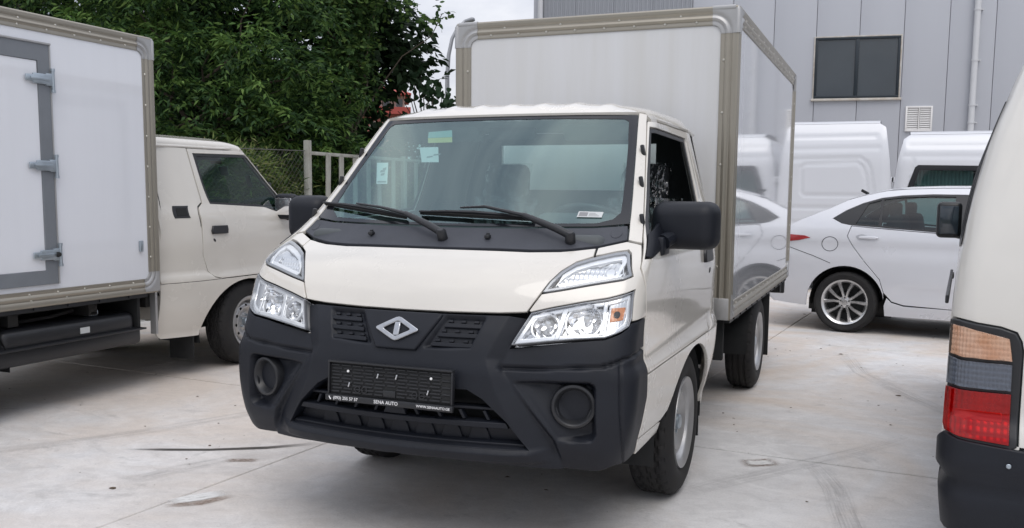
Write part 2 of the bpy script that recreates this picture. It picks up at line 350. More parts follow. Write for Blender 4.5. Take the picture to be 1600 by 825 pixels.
def dens(lp, step):
    out = []
    for a, b in zip(lp, lp[1:]+lp[:1]):
        n = max(1, int(math.hypot(b[0]-a[0], b[1]-a[1])/step+.5)); out += [(a[0]+(b[0]-a[0])*k/n, a[1]+(b[1]-a[1])*k/n) for k in range(n)]
    return out
def inset(lp, d):
    "move a loop inward (material side on its left) by d"
    a = np.asarray(lp, float); p = np.roll(a, 1, 0); n = np.roll(a, -1, 0); t1 = a-p; t2 = n-a
    t1 /= np.maximum(np.linalg.norm(t1, axis=1, keepdims=True), 1e-9); t2 /= np.maximum(np.linalg.norm(t2, axis=1, keepdims=True), 1e-9)
    n1 = np.stack([-t1[:, 1], t1[:, 0]], 1); n2 = np.stack([-t2[:, 1], t2[:, 0]], 1); m = n1+n2; l = np.maximum((m*n1).sum(1, keepdims=True), .35)
    return (a+m/l*d).tolist()
def cdt(loops, step):
    pts = []; edges = []
    for lp in loops:
        b = len(pts); n = len(lp); pts += [tuple(p) for p in lp]; edges += [(b+i, b+(i+1) % n) for i in range(n)]
    A = np.asarray(loops[0]); lo = A.min(0); hi = A.max(0)
    gx = np.arange(lo[0]+step*.5, hi[0], step); gz = np.arange(lo[1]+step*.5, hi[1], step)
    if len(gx) and len(gz):
        X, Z = np.meshgrid(gx, gz); X = X+(np.arange(len(gz))[:, None] % 2)*step*.5; g = np.stack([X.ravel(), Z.ravel()], 1)
        g = g[inpoly(g, loops)]
        if len(g): g = g[segdist(g, loops) > step*.45]
        pts += [tuple(p) for p in g]
    r = delaunay_2d_cdt([Vector(p) for p in pts], edges, [], 0, 1e-7)
    V = np.array([tuple(v) for v in r[0]]); F = np.array([f for f in r[2] if len(f) == 3]); ok = inpoly(V[F].mean(1), loops); F = F[ok]
    ar = (V[F[:, 1], 0]-V[F[:, 0], 0])*(V[F[:, 2], 1]-V[F[:, 0], 1])-(V[F[:, 2], 0]-V[F[:, 0], 0])*(V[F[:, 1], 1]-V[F[:, 0], 1])
    F[ar < 0] = F[ar < 0][:, ::-1]; return V, F[np.abs(ar) > 1e-12]
def panel(name, loops, S, m, parent, off=0., depth=.016, gap=.0032, step=.035, edge=.0025, sgn=1, disp=None, estep=None):
    "sheet-metal panel lying on surface S, outlined by loops in (u, z), with rounded turned-in edges"
    if not isinstance(loops[0][0], (tuple, list)): loops = [loops]
    L2 = []
    for i, lp in enumerate(loops):
        lp = [(sgn*p[0], p[1]) for p in lp]
        ccw = area2(lp) > 0
        if ccw != (i == 0): lp = lp[::-1]
        lp = dens(lp, estep or step)
        L2.append(inset(lp, gap+edge) if gap+edge else lp)
    try: V, F = cdt(L2, step)
    except Exception as ex: print('PANELFAIL', name, sgn, ex, loops[0][:4]); raise
    U, Z = V[:, 0], V[:, 1]; n0 = snorm(S, U, Z); d = 0 if disp is None else disp(V)
    PT = S(U, Z)+n0*(off+d)[..., None] if disp is not None else S(U, Z)+n0*off
    if disp is not None:
        # true normals of the displaced sheet
        N = np.zeros_like(PT); fn = np.cross(PT[F[:, 1]]-PT[F[:, 0]], PT[F[:, 2]]-PT[F[:, 0]])
        for k in range(3): np.add.at(N, F[:, k], fn)
        n0s = N/np.maximum(np.linalg.norm(N, axis=1, keepdims=True), 1e-12)
    else: n0s = n0
    verts = [PT]; norms = [n0s]; faces = [tuple(f) for f in F]; base = len(PT)
    if depth:
        for lp in L2:
            a = np.asarray(lp); k = len(a); nn = snorm(S, a[:, 0], a[:, 1]); dd = 0 if disp is None else disp(a)[:, None]
            p0 = S(a[:, 0], a[:, 1])+nn*(off+dd); tg = np.roll(p0, -1, 0)-np.roll(p0, 1, 0); ou = np.cross(tg, nn); ou /= np.maximum(np.linalg.norm(ou, axis=1, keepdims=True), 1e-9)
            ring = [p0, p0+ou*edge*.7-nn*edge*.3, p0+ou*edge-nn*edge, p0+ou*edge-nn*depth]
            rn = [nn, (nn+ou), ou+nn*.25, ou]
            for q, w in zip(ring, rn): verts.append(q); norms.append(w/np.maximum(np.linalg.norm(w, axis=1, keepdims=True), 1e-9))
            for r in range(3):
                for i in range(k):
                    j = (i+1) % k; A = base+r*k+i; B = base+r*k+j; faces.append((A, A+k, B+k, B))
            base += 4*k
    return mk(name, np.concatenate(verts), faces, m, parent, normals=np.concatenate(norms))
def lift_pts(S, pts, off=0):
    a = np.asarray(pts, float); return S(a[:, 0], a[:, 1])+snorm(S, a[:, 0], a[:, 1])*off
def strip(name, S, pts, m, parent, w, h, off=0, n=6):
    "a round-backed bar following points on the surface"
    P3 = lift_pts(S, pts, off); MBx = MB(); MBx.tube([tuple(p) for p in P3], w, n); return MBx.build(name, m, parent)
def flat_text(name, body, size, T, m, parent, depth=.0006, align='CENTER'):
    cu = bpy.data.curves.new(name, 'FONT'); cu.body = body; cu.size = size; cu.align_x = align; cu.align_y = 'CENTER'; cu.extrude = depth; cu.resolution_u = 3
    o = bpy.data.objects.new(name, cu); COL.objects.link(o); dg = bpy.context.evaluated_depsgraph_get(); me = bpy.data.meshes.new_from_object(o.evaluated_get(dg))
    COL.objects.unlink(o); bpy.data.objects.remove(o); me.transform(T); me.materials.clear(); me.materials.append(MATS[m]); me.name = name
    q = bpy.data.objects.new(name, me); return link(q, parent)
def profile_bar(mb, p0, p1, across, out, prof):
    "extrude an open profile [(across, out)...] from p0 to p1"
    p0 = Vector(p0); p1 = Vector(p1); across = Vector(across); out = Vector(out); V = []; k = len(prof)
    for p in (p0, p1):
        for a, b in prof: V.append(p+across*a+out*b)
    d = (p1-p0); flip = d.dot(across.cross(out)) < 0
    F = [((i, k+i, k+i+1, i+1) if flip else (i, i+1, k+i+1, k+i)) for i in range(k-1)]
    mb.add(V, F)
def profile_arc(mb, c, ax, ay, out, r0, prof, n=8):
    "sweep the profile round a quarter circle centred on c from direction ax to ay, its inner edge at radius r0"
    c = Vector(c); ax = Vector(ax); ay = Vector(ay); out = Vector(out); V = []; k = len(prof)
    for i in range(n+1):
        t = PI/2*i/n; d = ax*math.cos(t)+ay*math.sin(t)
        for a, b in prof: V.append(c+d*(r0+a)+out*b)
    F = []
    fl = ax.cross(ay).dot(out) > 0
    for i in range(n):
        for q in range(k-1):
            f = (i*k+q, i*k+q+1, (i+1)*k+q+1, (i+1)*k+q); F.append(f if fl else f[::-1])
    mb.add(V, F)

# ------------------------------------------------------------------ setting: yard
JA = R(-4.76); E1 = Vector((math.cos(JA), math.sin(JA), 0)); E2 = Vector((-math.sin(JA), math.cos(JA), 0))
g = mk('ground', [(-400, -200, -.03), (400, -200, -.03), (400, 900, -.03), (-400, 900, -.03)], [(0, 1, 2, 3)], 'earth'); tag(g, kind='structure')
def slab(u0, u1, v0, v1):
    q = .004; w = .009; P4 = [E1*a+E2*b for a, b in ((u0+q, v0+w), (u1-q, v0+w), (u1-q, v1-w), (u0+q, v1-w))]
    V = []; e = .004; cen = sum(P4, Vector())/4
    for p in P4: V.append((p.x, p.y, -.028))
    for p in P4: V.append((p.x, p.y, -e))
    for p in P4: d = (cen-p); V.append((p.x+(e if d.x > 0 else -e), p.y+(e if d.y > 0 else -e), 0))
    F = [(8, 9, 10, 11)]+[(a+i, a+(i+1) % 4, a+4+(i+1) % 4, a+4+i) for a in (0, 4) for i in range(4)]
    mk('slab', V, F, 'concrete', g, smooth=False)
for row, v0 in enumerate((-7.115, -3.115, .885, 4.885, 8.885, 12.885)):
    sh = -1.157 if row < 2 else .22
    us = [sh+4*k for k in range(-4, 5)]
    for a, b in zip(us, us[1:]):
        if row == 0 and False: continue
        slab(a, b, v0, v0+4)
jb = mk('joint_base', [tuple((E1*a+E2*b)+Vector((0, 0, -.018))) for a, b in ((-17, -7.1), (16.9, -7.1), (16.9, 16.8), (-17, 16.8))], [(0, 1, 2, 3)], 'joint_dirt', g)
def decal(name, pts, w, m, z=.002):
    "thin stain on the slabs along a path"
    pts = [Vector((*p, z)) for p in pts]; V = []; uv = []; n = len(pts)
    for i, p in enumerate(pts):
        d = (pts[min(i+1, n-1)]-pts[max(i-1, 0)]).normalized(); s = Vector((-d.y, d.x, 0)); ww = w[i] if isinstance(w, (list, tuple)) else w
        V += [p-s*ww/2, p+s*ww/2]; uv += [(0, i/(n-1)), (1, i/(n-1))]
    mk(name, V, [(2*i, 2*i+1, 2*i+3, 2*i+2) for i in range(n-1)], m, g, smooth=False, uv=uv)
decal('scrape_mark', [(-2.1, -.51), (-1.86, -.41), (-1.64, -.315), (-1.39, -.16), (-1.15, .06)], [.02, .05, .05, .06, .07], 'scrape')
decal('tyre_mark', [(-1.72, -1.0), (-1.62, -.86), (-1.56, -.69), (-1.44, -.42), (-1.3, -.2)], [.12, .16, .17, .15, .1], 'tyre_mark')
decal('tyre_mark', [(.78, -.12), (.9, .08), (1.06, .33), (1.27, .63), (1.43, .88), (1.72, 1.32), (1.9, 1.7)], [.13, .16, .16, .16, .15, .14, .1], 'tyre_mark')
decal('tyre_mark', [(1.3, .85), (1.40, .62), (1.49, .33), (1.54, .02), (1.59, -.25), (1.62, -.6)], .15, 'tyre_mark', .0026)
decal('tyre_mark', [(-3.0, -1.2), (-2.5, -.6), (-2.2, -.1), (-1.95, .5), (-1.8, 1.2)], .16, 'tyre_mark', .0026)
decal('tyre_mark', [(2.6, 1.3), (1.9, 2.6), (1.5, 3.5), (1.3, 4.6)], .17, 'tyre_mark', .0026)
decal('worn_patch', [(-1.24, -1.09), (-1.17, -.97), (-1.08, -.83)], [.09, .12, .09], 'pale_patch', .003)
decal('rust_stain', [(-1.23, -1.13), (-1.10, -1.02), (-1.02, -.86)], [.05, .07, .05], 'rust_stain', .0034)
decal('worn_patch', [(-1.45, -.45), (-1.36, -.41), (-1.27, -.37)], .07, 'rust_stain', .003)
decal('rust_stain', [(1.0, .58), (1.1, .63), (1.2, .71)], .15, 'rust_stain', .003)
decal('worn_patch', [(1.02, .60), (1.1, .63), (1.18, .69)], .09, 'pale_patch', .0034)

rg = np.random.default_rng(21); V = []; F = []
for i in range(420):
    x, y = rg.uniform(-6, 4), rg.uniform(-2.2, 8); s_ = rg.choice([.004, .006, .009, .016], p=[.45, .3, .18, .07]); a = rg.random()*6.28; b_ = len(V)
    for k in range(5): t = a+k*1.257; q = s_*(.5+.6*rg.random()); V.append((x+q*math.cos(t)*1.6, y+q*math.sin(t), .0015+rg.random()*.003))
    V.append((x, y, .003+s_*.35)); F += [(b_+k, b_+(k+1) % 5, b_+5) for k in range(5)]
tag(mk('litter', V, F, 'dead_leaf', None, 0), 'scattered grit and dry leaf crumbs on the concrete', 'litter', None, 'stuff')
# ------------------------------------------------------------------ box truck
CAB = Wrap([.34, .42, .48, .60, .72, .80, .87, .947, 1.0, 1.04, 1.10, 1.16, 1.20, 1.28, 1.745, 1.82],
           [-1.16, -1.205, -1.225, -1.235, -1.23, -1.21, -1.183, -1.142, -1.12, -1.095, -1.04, -.935, -.86, -.75, -.20, -.11],
           [.3, .6, 1.1, 1.2, 1.28, 1.745], [.22, .22, .22, .25, .26, .15],
           [.34, .42, .55, .66, .72, .745, .775, .85, 1.0, 1.15, 1.29, 1.70, 1.8], [.80, .825, .855, .866, .868, .862, .848, .848, .852, .842, .802, .692, .665], .09, (.5, .38, .07))
CU = CAB.u
def YZ(pts, closed=False):
    "points given as (y, z) on the cab side, subdivided so that straight lines stay straight"
    o = []; n = len(pts)
    for i in range(n if closed else n-1):
        a = pts[i]; b = pts[(i+1) % n]; k = max(1, int(abs(b[1]-a[1])/.035))
        o += [(a[0]+(b[0]-a[0])*t/k, a[1]+(b[1]-a[1])*t/k) for t in range(k)]
    if not closed: o.append(pts[-1])
    return [(CU(y, z), z) for y, z in o]
def wheel(parent, x, y, s, r=.335, w=.19, rim=.2, kind='steel', tread=True, name='wheel'):
    "outer face at x, s=+1 when the outside faces +x"
    root = bpy.data.objects.new(name, None); link(root, parent); root.location = (x, y, r); root.empty_display_size = .1
    if s < 0: root.rotation_euler = (0, 0, PI)
    key = (kind, r, w, tread)
    if key not in WH:
        n = 180; wv = w
        prof = [(rim-.004, -.012), (rim+.012, -.004), (rim+.03, .004), (rim+.055, .009), (r-.05, .006), (r-.026, -.004), (r-.012, -.016)]
        tp = []; m = 34
        for i in range(m+1): tp.append((r, -.018-(wv-.036)*i/m))
        back = [(r-.012, -wv+.016), (r-.03, -wv+.003), (rim+.05, -wv-.008), (rim, -wv)]
        allp = prof+tp+back; V = []; F = []; k = len(allp)
        for i in range(n):
            a = 2*PI*i/n; zig = (.006 if (i//3) % 2 else -.006)*(1 if tread else .15)
            for j, (rr, h) in enumerate(allp):
                if len(prof) <= j < len(prof)+m+1:
                    q = (-.018-h)/(wv-.036); ed = min(q, 1-q); rr -= .010*(1-min(1, ed/.12))**2
                    for gc in (.24, .5, .76):
                        if abs(h-(-.018-(wv-.036)*gc+zig)) < .0058: rr -= .008
                    if (q < .13 or q > .87) and i % 6 == 0: rr -= .006
                    if tread and .27 < q < .73 and i % 6 == (0 if q < .5 else 3) and abs(q-.5) > .09: rr -= .004
                V.append((h, rr*math.sin(a), rr*math.cos(a)))
        for i in range(n):
            j = (i+1) % n
            for q in range(k-1): F.append((i*k+q, i*k+q+1, j*k+q+1, j*k+q))
        ty = mk('tyre', V, F, 'rubber', root, 28)
        if kind == 'steel':
            zr = pchip([0, .03, .062, .07, .10, .128, .15, .165], [-.052, -.050, -.052, -.058, -.035, -.022, -.03, -.062])
            SD = lambda u, z: np.stack([zr(np.hypot(u, z)), np.asarray(u, float), np.asarray(z, float)], -1)
            circ = lambda R_, N, cx=0, cy=0: [(cx+R_*math.cos(2*PI*i/N), cy+R_*math.sin(2*PI*i/N)) for i in range(N)]
            loops = [circ(.163, 72)]
            for h in range(12):
                a = 2*PI*h/12+.1; lp = []
                for i in range(12):
                    t = 2*PI*i/12; rr = .138+.0095*math.cos(t); aa = a+.0135/.138*math.sin(t); lp.append((rr*math.cos(aa), rr*math.sin(aa)))
                loops.append(lp)
            ri = panel('rim', loops, SD, 'steel_rim', root, 0, .004, 0, .013, .001)
            b = MB(); b.lathe([(.160, -.062), (.168, -.05), (.174, -.02), (.182, -.010), (rim-.006, -.004), (rim+.003, .003), (rim+.010, .004), (rim+.012, -.006)], 64)
            WH[key] = [ty, ri]; ex = [b.build('rim_flange', 'steel_rim', root, 40)]
            b = MB(); b.lathe([(.0, -.016), (.028, -.016), (.034, -.022), (.036, -.055)], 28)
            for h in range(5):
                a = 2*PI*h/5; b.lathe([(0, -.034), (.009, -.034), (.011, -.056)], 6, Matrix.Translation((0, .054*math.cos(a), .054*math.sin(a))))
            ex.append(b.build('hub_cap', 'zinc', root, 30))
        else:
            b = MB(); b.lathe([(rim-.035, -.10), (rim-.028, -.03), (rim-.012, -.012), (rim-.004, -.002), (rim+.006, .003), (rim+.010, -.006)], 64); ri = b.build('rim', 'alloy', root, 40)
            b = MB()
            for h in range(5):
                for sg in (-1, 1):
                    a = 2*PI*h/5+sg*.26+.3; d = Vector((0, math.cos(a), math.sin(a))); tn = Vector((0, -math.sin(a), math.cos(a))); a2 = 2*PI*h/5+.3+sg*.34
                    d2 = Vector((0, math.cos(a2), math.sin(a2))); t2 = Vector((0, -math.sin(a2), math.cos(a2)))
                    pin = d*.045; pout = d2*(rim-.014); V = []
                    for p, tt, ww, hx in ((pin, tn, .014, -.022), (d*.5*(rim)+d2*.0, tn, .015, -.010), (pout, t2, .021, -.016)):
                        V += [p-tt*ww+Vector((hx-.012, 0, 0)), p-tt*ww*.55+Vector((hx, 0, 0)), p+tt*ww*.55+Vector((hx, 0, 0)), p+tt*ww+Vector((hx-.012, 0, 0)), p+Vector((hx-.035, 0, 0))]
                    b.add(V, [(i*5+q, i*5+(q+1) % 5, i*5+5+(q+1) % 5, i*5+5+q) for i in range(2) for q in range(5)])
            ex = [b.build('spokes', 'alloy', root, 40)]
            b = MB(); b.lathe([(0, -.012), (.026, -.013), (.03, -.02), (.058, -.026), (.062, -.05)], 28)
            ex.append(b.build('hub', 'alloy', root, 30)); b = MB()
            for h in range(5):
                a = 2*PI*h/5+.3; b.lathe([(0, -.021), (.008, -.021), (.009, -.03)], 8, Matrix.Translation((0, .045*math.cos(a), .045*math.sin(a))))
            ex.append(b.build('wheel_bolts', 'satin_black', root, 30))
        b = MB(); b.lathe([(0, -.12), (.11, -.12), (.115, -.10), (rim-.03, -.10), (rim-.02, -.085)], 40); ex.append(b.build('brake_drum', 'matt_black', root, 30))
        WH[key] = [ty, ri]+ex
    else:
        for o in WH[key]: copy_tree(o, root)
    return root
WH = {}

def build_truck():
    T = thing('box_truck', '', 'truck')
    p = lambda *a, **k: panel(*a, **k)
    # ---- sheet metal
    lampc = [(.513, 1.019), (.534, 1.059), (.562, 1.095), (.601, 1.126), (.652, 1.144)]
    hr = [(.473, .95)]+lampc+[(.645, 1.178), (.574, 1.169), (.521, 1.164), (.407, 1.161), (.284, 1.163), (.12, 1.164)]
    hl = [(-a, b) for a, b in hr[::-1]]
    hood = [(-.373, .944), (-.179, .941), (0, .940), (.179, .941), (.373, .944)]+hr+hl
    p('hood', hood, CAB, 'cream_paint', T)
    upl = lampc+[(.72, 1.161), (.758, 1.167), (.773, 1.157), (.802, 1.106), (.816, 1.082), (.784, 1.07), (.684, 1.052), (.58, 1.031)]
    lol = [(.488, .951), (.434, .837), (.558, .853), (.662, .864), (.756, .871), (.809, .892), (.838, .908), (.845, .939), (.838, 1.032), (.746, 1.005), (.669, .992), (.564, .97)]
    corner = [(.645, 1.178), (.652, 1.144), (.72, 1.161), (.758, 1.167), (.773, 1.157), (.802, 1.106), (.816, 1.082), (.784, 1.07), (.684, 1.052), (.58, 1.031), (.513, 1.019), (.473, .95),
              (.488, .951), (.564, .97), (.669, .992), (.746, 1.005), (.838, 1.032), (.845, .939), (.843, .922), (.977, .929), (.901, 1.048), (.843, 1.11), (.836, 1.131), (.80, 1.19), (.741, 1.202)]
    pil = [(.741, 1.202), (.80, 1.19), (.79, 1.215), (.755, 1.337), (.724, 1.468), (.694, 1.607), (.671, 1.707), (.667, 1.73), (.622, 1.738), (.655, 1.578), (.683, 1.441), (.706, 1.337), (.722, 1.268)]
    glassdoor = [(.700, 1.668), (.737, 1.468), (.783, 1.273), (.846, 1.142), (.90, 1.14), (.968, 1.16), (1.16, 1.25), (CU(-.22, 1.255), 1.255), (CU(.40, 1.284), 1.284), (CU(.46, 1.655), 1.655)]
    drear = YZ([(.36, .715), (.44, .735), (.50, .78), (.545, .90), (.55, 1.22), (.54, 1.26), (.49, 1.29), (.52, 1.695)])
    door = drear+[(.674, 1.700), (.694, 1.607), (.724, 1.468), (.755, 1.337), (.79, 1.215), (.836, 1.131), (.843, 1.11), (.901, 1.048), (.977, .932), (1.048, .738), (1.052, .715)]
    arch = [(CU(.05+.495*math.cos(t), z), z) for t in np.linspace(PI*.965, PI*.035, 25) for z in [.295+.395*math.sin(t)]]
    lowfront = [(1.052, .712)]+[(1.05, .70), (1.068, .627), (1.012, .47)]+[(1.03, .47), (CU(-.46, .40), .455)]+[q for q in arch if q[1] > .455 and q[0] < CU(.05, .6)]
    archtop = arch[12]
    lowfront += [archtop, (archtop[0], .712)]
    sill = [(1.012, .465), (1.005, .395), (CU(-.50, .40), .40), (CU(-.465, .42), .45)]
    lowrear = [(archtop[0], .712)]+[q for q in arch if q[0] >= archtop[0]]+YZ([(.56, .30), (.88, .31), (.92, .36), (.92, .712)])
    rearc = [(CU(.36, .712), .712)]+YZ([(.92, .712), (.92, 1.2), (.90, 1.70)])+drear[::-1][:-1]
    belt = [(.855, 1.138), (.90, 1.135), (.968, 1.152), (1.16, 1.243), (CU(-.22, 1.245), 1.245), (CU(.43, 1.272), 1.272), (CU(.43, 1.288), 1.288), (CU(-.22, 1.262), 1.262), (1.16, 1.26), (.965, 1.17), (.90, 1.155)]
    for s in (1, -1):
        k = dict(sgn=s)
        p('front_corner_panel', corner, CAB, 'cream_paint', T, **k)
        p('windscreen_pillar', pil, CAB, 'cream_paint', T, gap=.0015, **k)
        d = p('door', [door, glassdoor], CAB, 'cream_paint', T, **k)
        if s < 0: p('door_window', glassdoor, CAB, 'side_glass', d, off=-.014, depth=0, gap=-.012, edge=0, **k)   # the driver's pane is wound down
        # black rubber round the glass
        ring = inset([(a, b) for a, b in (glassdoor if area2(glassdoor) > 0 else glassdoor[::-1])], .018)
        p('window_seal', [glassdoor, ring], CAB, 'satin_black', d, off=-.008, depth=.004, gap=0, edge=.001, **k)
        sail = [(.846, 1.142), (.90, 1.14), (.968, 1.16), (1.03, 1.19), (.93, 1.29), (.81, 1.225)]
        p('mirror_base', sail, CAB, 'black_plastic', d, off=.004, gap=0, **k)
        p('lower_front_panel', lowfront, CAB, 'cream_paint', T, gap=.0008, **k)
        p('sill_panel', sill, CAB, 'cream_paint', T, **k)
        p('lower_rear_panel', lowrear, CAB, 'cream_paint', T, gap=.0008, **k)
        p('rear_corner_panel', rearc, CAB, 'cream_paint', T, **k)
        vb = p('side_vent', [(CU(.64, 1.18), 1.18), (CU(.775, 1.18), 1.18), (CU(.775, 1.268), 1.268), (CU(.64, 1.268), 1.268)], CAB, 'satin_black', T, off=.004, gap=0, **k)
        p('vent_inset', [(CU(.66, 1.196), 1.196), (CU(.755, 1.196), 1.196), (CU(.755, 1.252), 1.252), (CU(.66, 1.252), 1.252)], CAB, 'matt_black', vb, off=.006, gap=0, **k)
        # handle
        hd = p('door_handle', [(CU(.27, 1.055), 1.055), (CU(.45, 1.055), 1.055), (CU(.455, 1.085), 1.085), (CU(.445, 1.118), 1.118), (CU(.275, 1.118), 1.118), (CU(.265, 1.085), 1.085)], CAB, 'satin_black', d, off=.016, depth=.017, gap=0, edge=.006, **k)
        p('keyhole', [(CU(.42+.011*math.cos(t), 1.01), 1.01+.013*math.sin(t)) for t in np.linspace(0, 2*PI, 12)[:-1]], CAB, 'satin_black', d, off=.003, gap=0, edge=.001, depth=.004, **k)
        # wheel liner and mud flap
        b = MB(); V = []; F = []
        for i, t in enumerate(np.linspace(-.15, PI+.15, 24)):
            for x in (.40, .80): V.append((s*x, .05+.505*math.cos(t), .30+.405*math.sin(t)))
        for i in range(23): F.append((2*i, 2*i+1, 2*i+3, 2*i+2))
        b.add(V, F); b.box((s*.41, .08, .5), (.02, 1.0, .45)); b.build('wheel_arch_liner', 'matt_black', T, 40)
        MB().box((s*.67, .60, .30), (.23, .012, .36), bev=.004).build('mud_flap', 'matt_black', T)
        # door gap fittings seen on the pillar
        for uu, zz in ((.688, 1.56), (.717, 1.425), (.765, 1.275)):
            c = CAB(np.array([s*uu]), np.array([zz]))[0]; n = snorm(CAB, np.array([s*uu]), np.array([zz]))[0]
            MB().box(tuple(c+n*.004), (.016, .022, .05), rot=Matrix.Rotation(-s*.2, 3, 'Y'), bev=.005).build('door_hinge', 'satin_black', T)
        # mirror
        m = MB(); bm = bmesh.new(); bmesh.ops.create_cube(bm, size=1)
        for v in bm.verts: v.co = Vector((v.co.x*(.29 if s > 0 else .215), v.co.y*.13, v.co.z*(.205 if s > 0 else .225)))
        for v in bm.verts:
            if v.co.y < 0: v.co.x *= .86; v.co.z *= .86
        bmesh.ops.bevel(bm, geom=list(bm.edges), offset=.05, segments=5, affect='EDGES', profile=.5)
        for v in bm.verts: v.co = Matrix.Rotation(s*-.10, 3, 'Z') @ v.co
        bm.verts.index_update(); m.add([v.co+Vector((s*.905 if s > 0 else -.890, -.455, 1.255)) for v in bm.verts], [[v.index for v in f.verts] for f in bm.faces]); bm.free()
        mi = m.build('door_mirror', 'black_plastic', T, 60)
        MB().box((s*.89, -.388, 1.255), (.16, .012, .14), bev=.004).build('mirror_glass', 'chrome', mi)
        b = MB(); b.tube([(s*.84, -.56, 1.19), (s*.85, -.53, 1.20), (s*.88, -.47, 1.215)], [.032, .030, .024], 10); b.box((s*.838, -.55, 1.175), (.035, .11, .075), bev=.012); b.build('mirror_arm', 'black_plastic', mi)
        # ---- upper lamp
        ho = p('upper_headlight', [upl, inset(upl if area2(upl) > 0 else upl[::-1], .013)], CAB, 'lamp_edge', T, off=.001, depth=.02, gap=.001, step=.02, **k)
        inn = inset(upl if area2(upl) > 0 else upl[::-1], .008)
        p('lamp_housing', inn, CAB, 'lamp_white', ho, off=-.03, depth=0, gap=0, edge=0, step=.02, **k)
        rim_in = inset(upl if area2(upl) > 0 else upl[::-1], .026)
        p('lamp_bezel', [inset(rim_in, -.017), rim_in], CAB, 'lamp_white', ho, off=-.006, depth=.024, gap=0, edge=.003, step=.012, **k)
        flute = [q for q in rim_in]
        p('fluted_reflector', flute, CAB, 'dull_chrome', ho, off=-.022, depth=0, gap=0, edge=0, step=.0045, estep=.01, disp=lambda V: .0045*np.abs(np.sin(V[:, 0]*PI/.016))+.002*np.sin(V[:, 1]*300), **k)
        p('bulb', [(.735+.017*math.cos(t), 1.098+.016*math.sin(t)) for t in np.linspace(0, 2*PI, 20)[:-1]], CAB, 'dull_chrome', ho, off=-.008, depth=.012, gap=0, step=.01, edge=.003, **k)
        p('fin', [(.752, 1.072), (.766, 1.076), (.778, 1.148), (.764, 1.155)], CAB, 'lamp_white', ho, off=-.004, depth=.026, gap=0, step=.02, **k)
        p('lens', upl, CAB, 'clear_lens', ho, off=.003, depth=0, gap=.003, edge=0, step=.03, **k)
        # ---- lower lamp
        lcc = lol if area2(lol) > 0 else lol[::-1]
        ho = p('headlight', [lcc, inset(lcc, .007)], CAB, 'lamp_edge', T, off=.001, depth=.02, gap=.001, step=.02, **k)
        p('lamp_housing', inset(lcc, .004), CAB, 'chrome', ho, off=-.06, depth=0, gap=0, edge=0, step=.03, disp=lambda V: .006*np.sin(V[:, 0]*95)*np.sin(V[:, 1]*80), **k)
        inb = inset(lcc, .022)
        p('lamp_bezel', [inset(lcc, .005), inb], CAB, 'lamp_white', ho, off=-.012, depth=.05, gap=0, edge=.004, step=.014, **k)
        for (pu, pz, rr) in ((.676, .928, .064), (.545, .908, .050)):
            c = CAB(np.array([s*pu]), np.array([pz]))[0]; b = MB(); V = []; F = []; NN = 18; prof = [(.012, .055), (.30, .050), (.6, .036), (.82, .018), (1.0, 0.004)]
            for i in range(NN):
                a = 2*PI*i/NN
                for j, (q, dpt) in enumerate(prof):
                    w = rr*q*(1+.05*((i+j) % 2)); V.append((c[0]+w*math.cos(a)*1.02, c[1]+.022+dpt+.006*((i*7+j*3) % 3-1)*(q > .2), c[2]+w*math.sin(a)*.93))
            K = len(prof)
            for i in range(NN):
                for j in range(K-1): F.append((i*K+j, ((i+1) % NN)*K+j, ((i+1) % NN)*K+j+1, i*K+j+1))
            mk('reflector', V, F, 'chrome', ho, smooth=False)
            b = MB(); b.lathe([(0, -.016), (.012, -.013), (.016, 0), (.014, .03)], 14, frame((c[0], c[1]+.045, c[2]), (0, 1, 0), (1, 0, 0))); b.build('bulb', 'dull_chrome', ho)
            ringp = [(pu+rr*1.03*math.cos(t), pz+rr*.95*math.sin(t)) for t in np.linspace(0, 2*PI, 40)[:-1]]
            p('reflector_ring', [ringp, inset(ringp, .008)], CAB, 'lamp_white', ho, off=-.014, depth=.012, gap=0, edge=.002, step=.02, **k)
        p('divider', [(.598, .966), (.584, .862), (.600, .864), (.618, .972)], CAB, 'lamp_white', ho, off=-.008, depth=.045, gap=0, edge=.003, step=.03, **k)
        p('divider', [(.737, .995), (.735, .880), (.748, .880), (.752, .998)], CAB, 'lamp_white', ho, off=-.006, depth=.045, gap=0, edge=.003, step=.03, **k)
        tz = [(.756, .885), (.79, .893), (.82, .91), (.826, 1.014), (.756, .995)]
        p('turn_signal', tz, CAB, 'dull_chrome', ho, off=-.022, depth=.02, gap=0, edge=.002, step=.006, disp=lambda V: .003*np.abs(np.sin(V[:, 0]*PI/.012))+.003*np.abs(np.sin(V[:, 1]*PI/.012)), **k)
        if s > 0: p('amber_reflector', [(.762, .928), (.812, .934), (.818, .978), (.764, .976)], CAB, 'amber', ho, off=-.016, depth=.01, gap=0, edge=.003, step=.006, disp=lambda V: .003*np.abs(np.sin(V[:, 0]*PI/.012))+.002*np.abs(np.sin(V[:, 1]*PI/.012)), **k)
        if s > 0: p('bulb', [(.785+.012*math.cos(t), .952+.012*math.sin(t)) for t in np.linspace(0, 2*PI, 16)[:-1]], CAB, 'satin_black', ho, off=-.008, depth=.01, gap=0, step=.01, edge=.002, **k)
        p('lens', lcc, CAB, 'clear_lens', ho, off=.003, depth=0, gap=.003, edge=0, step=.03, **k)
    # ---- dark backing behind the gaps, and cab trim inside
    back = [(-1.0, .93), (-.46, .93), (.46, .93), (1.0, .93), (.93, 1.06), (.84, 1.19), (.74, 1.205), (0, 1.17), (-.74, 1.205), (-.84, 1.19), (-.93, 1.06)]
    p('inner_front_shell', back, CAB, 'gap_dark', T, off=-.085, depth=0, gap=0, edge=0, step=.06)
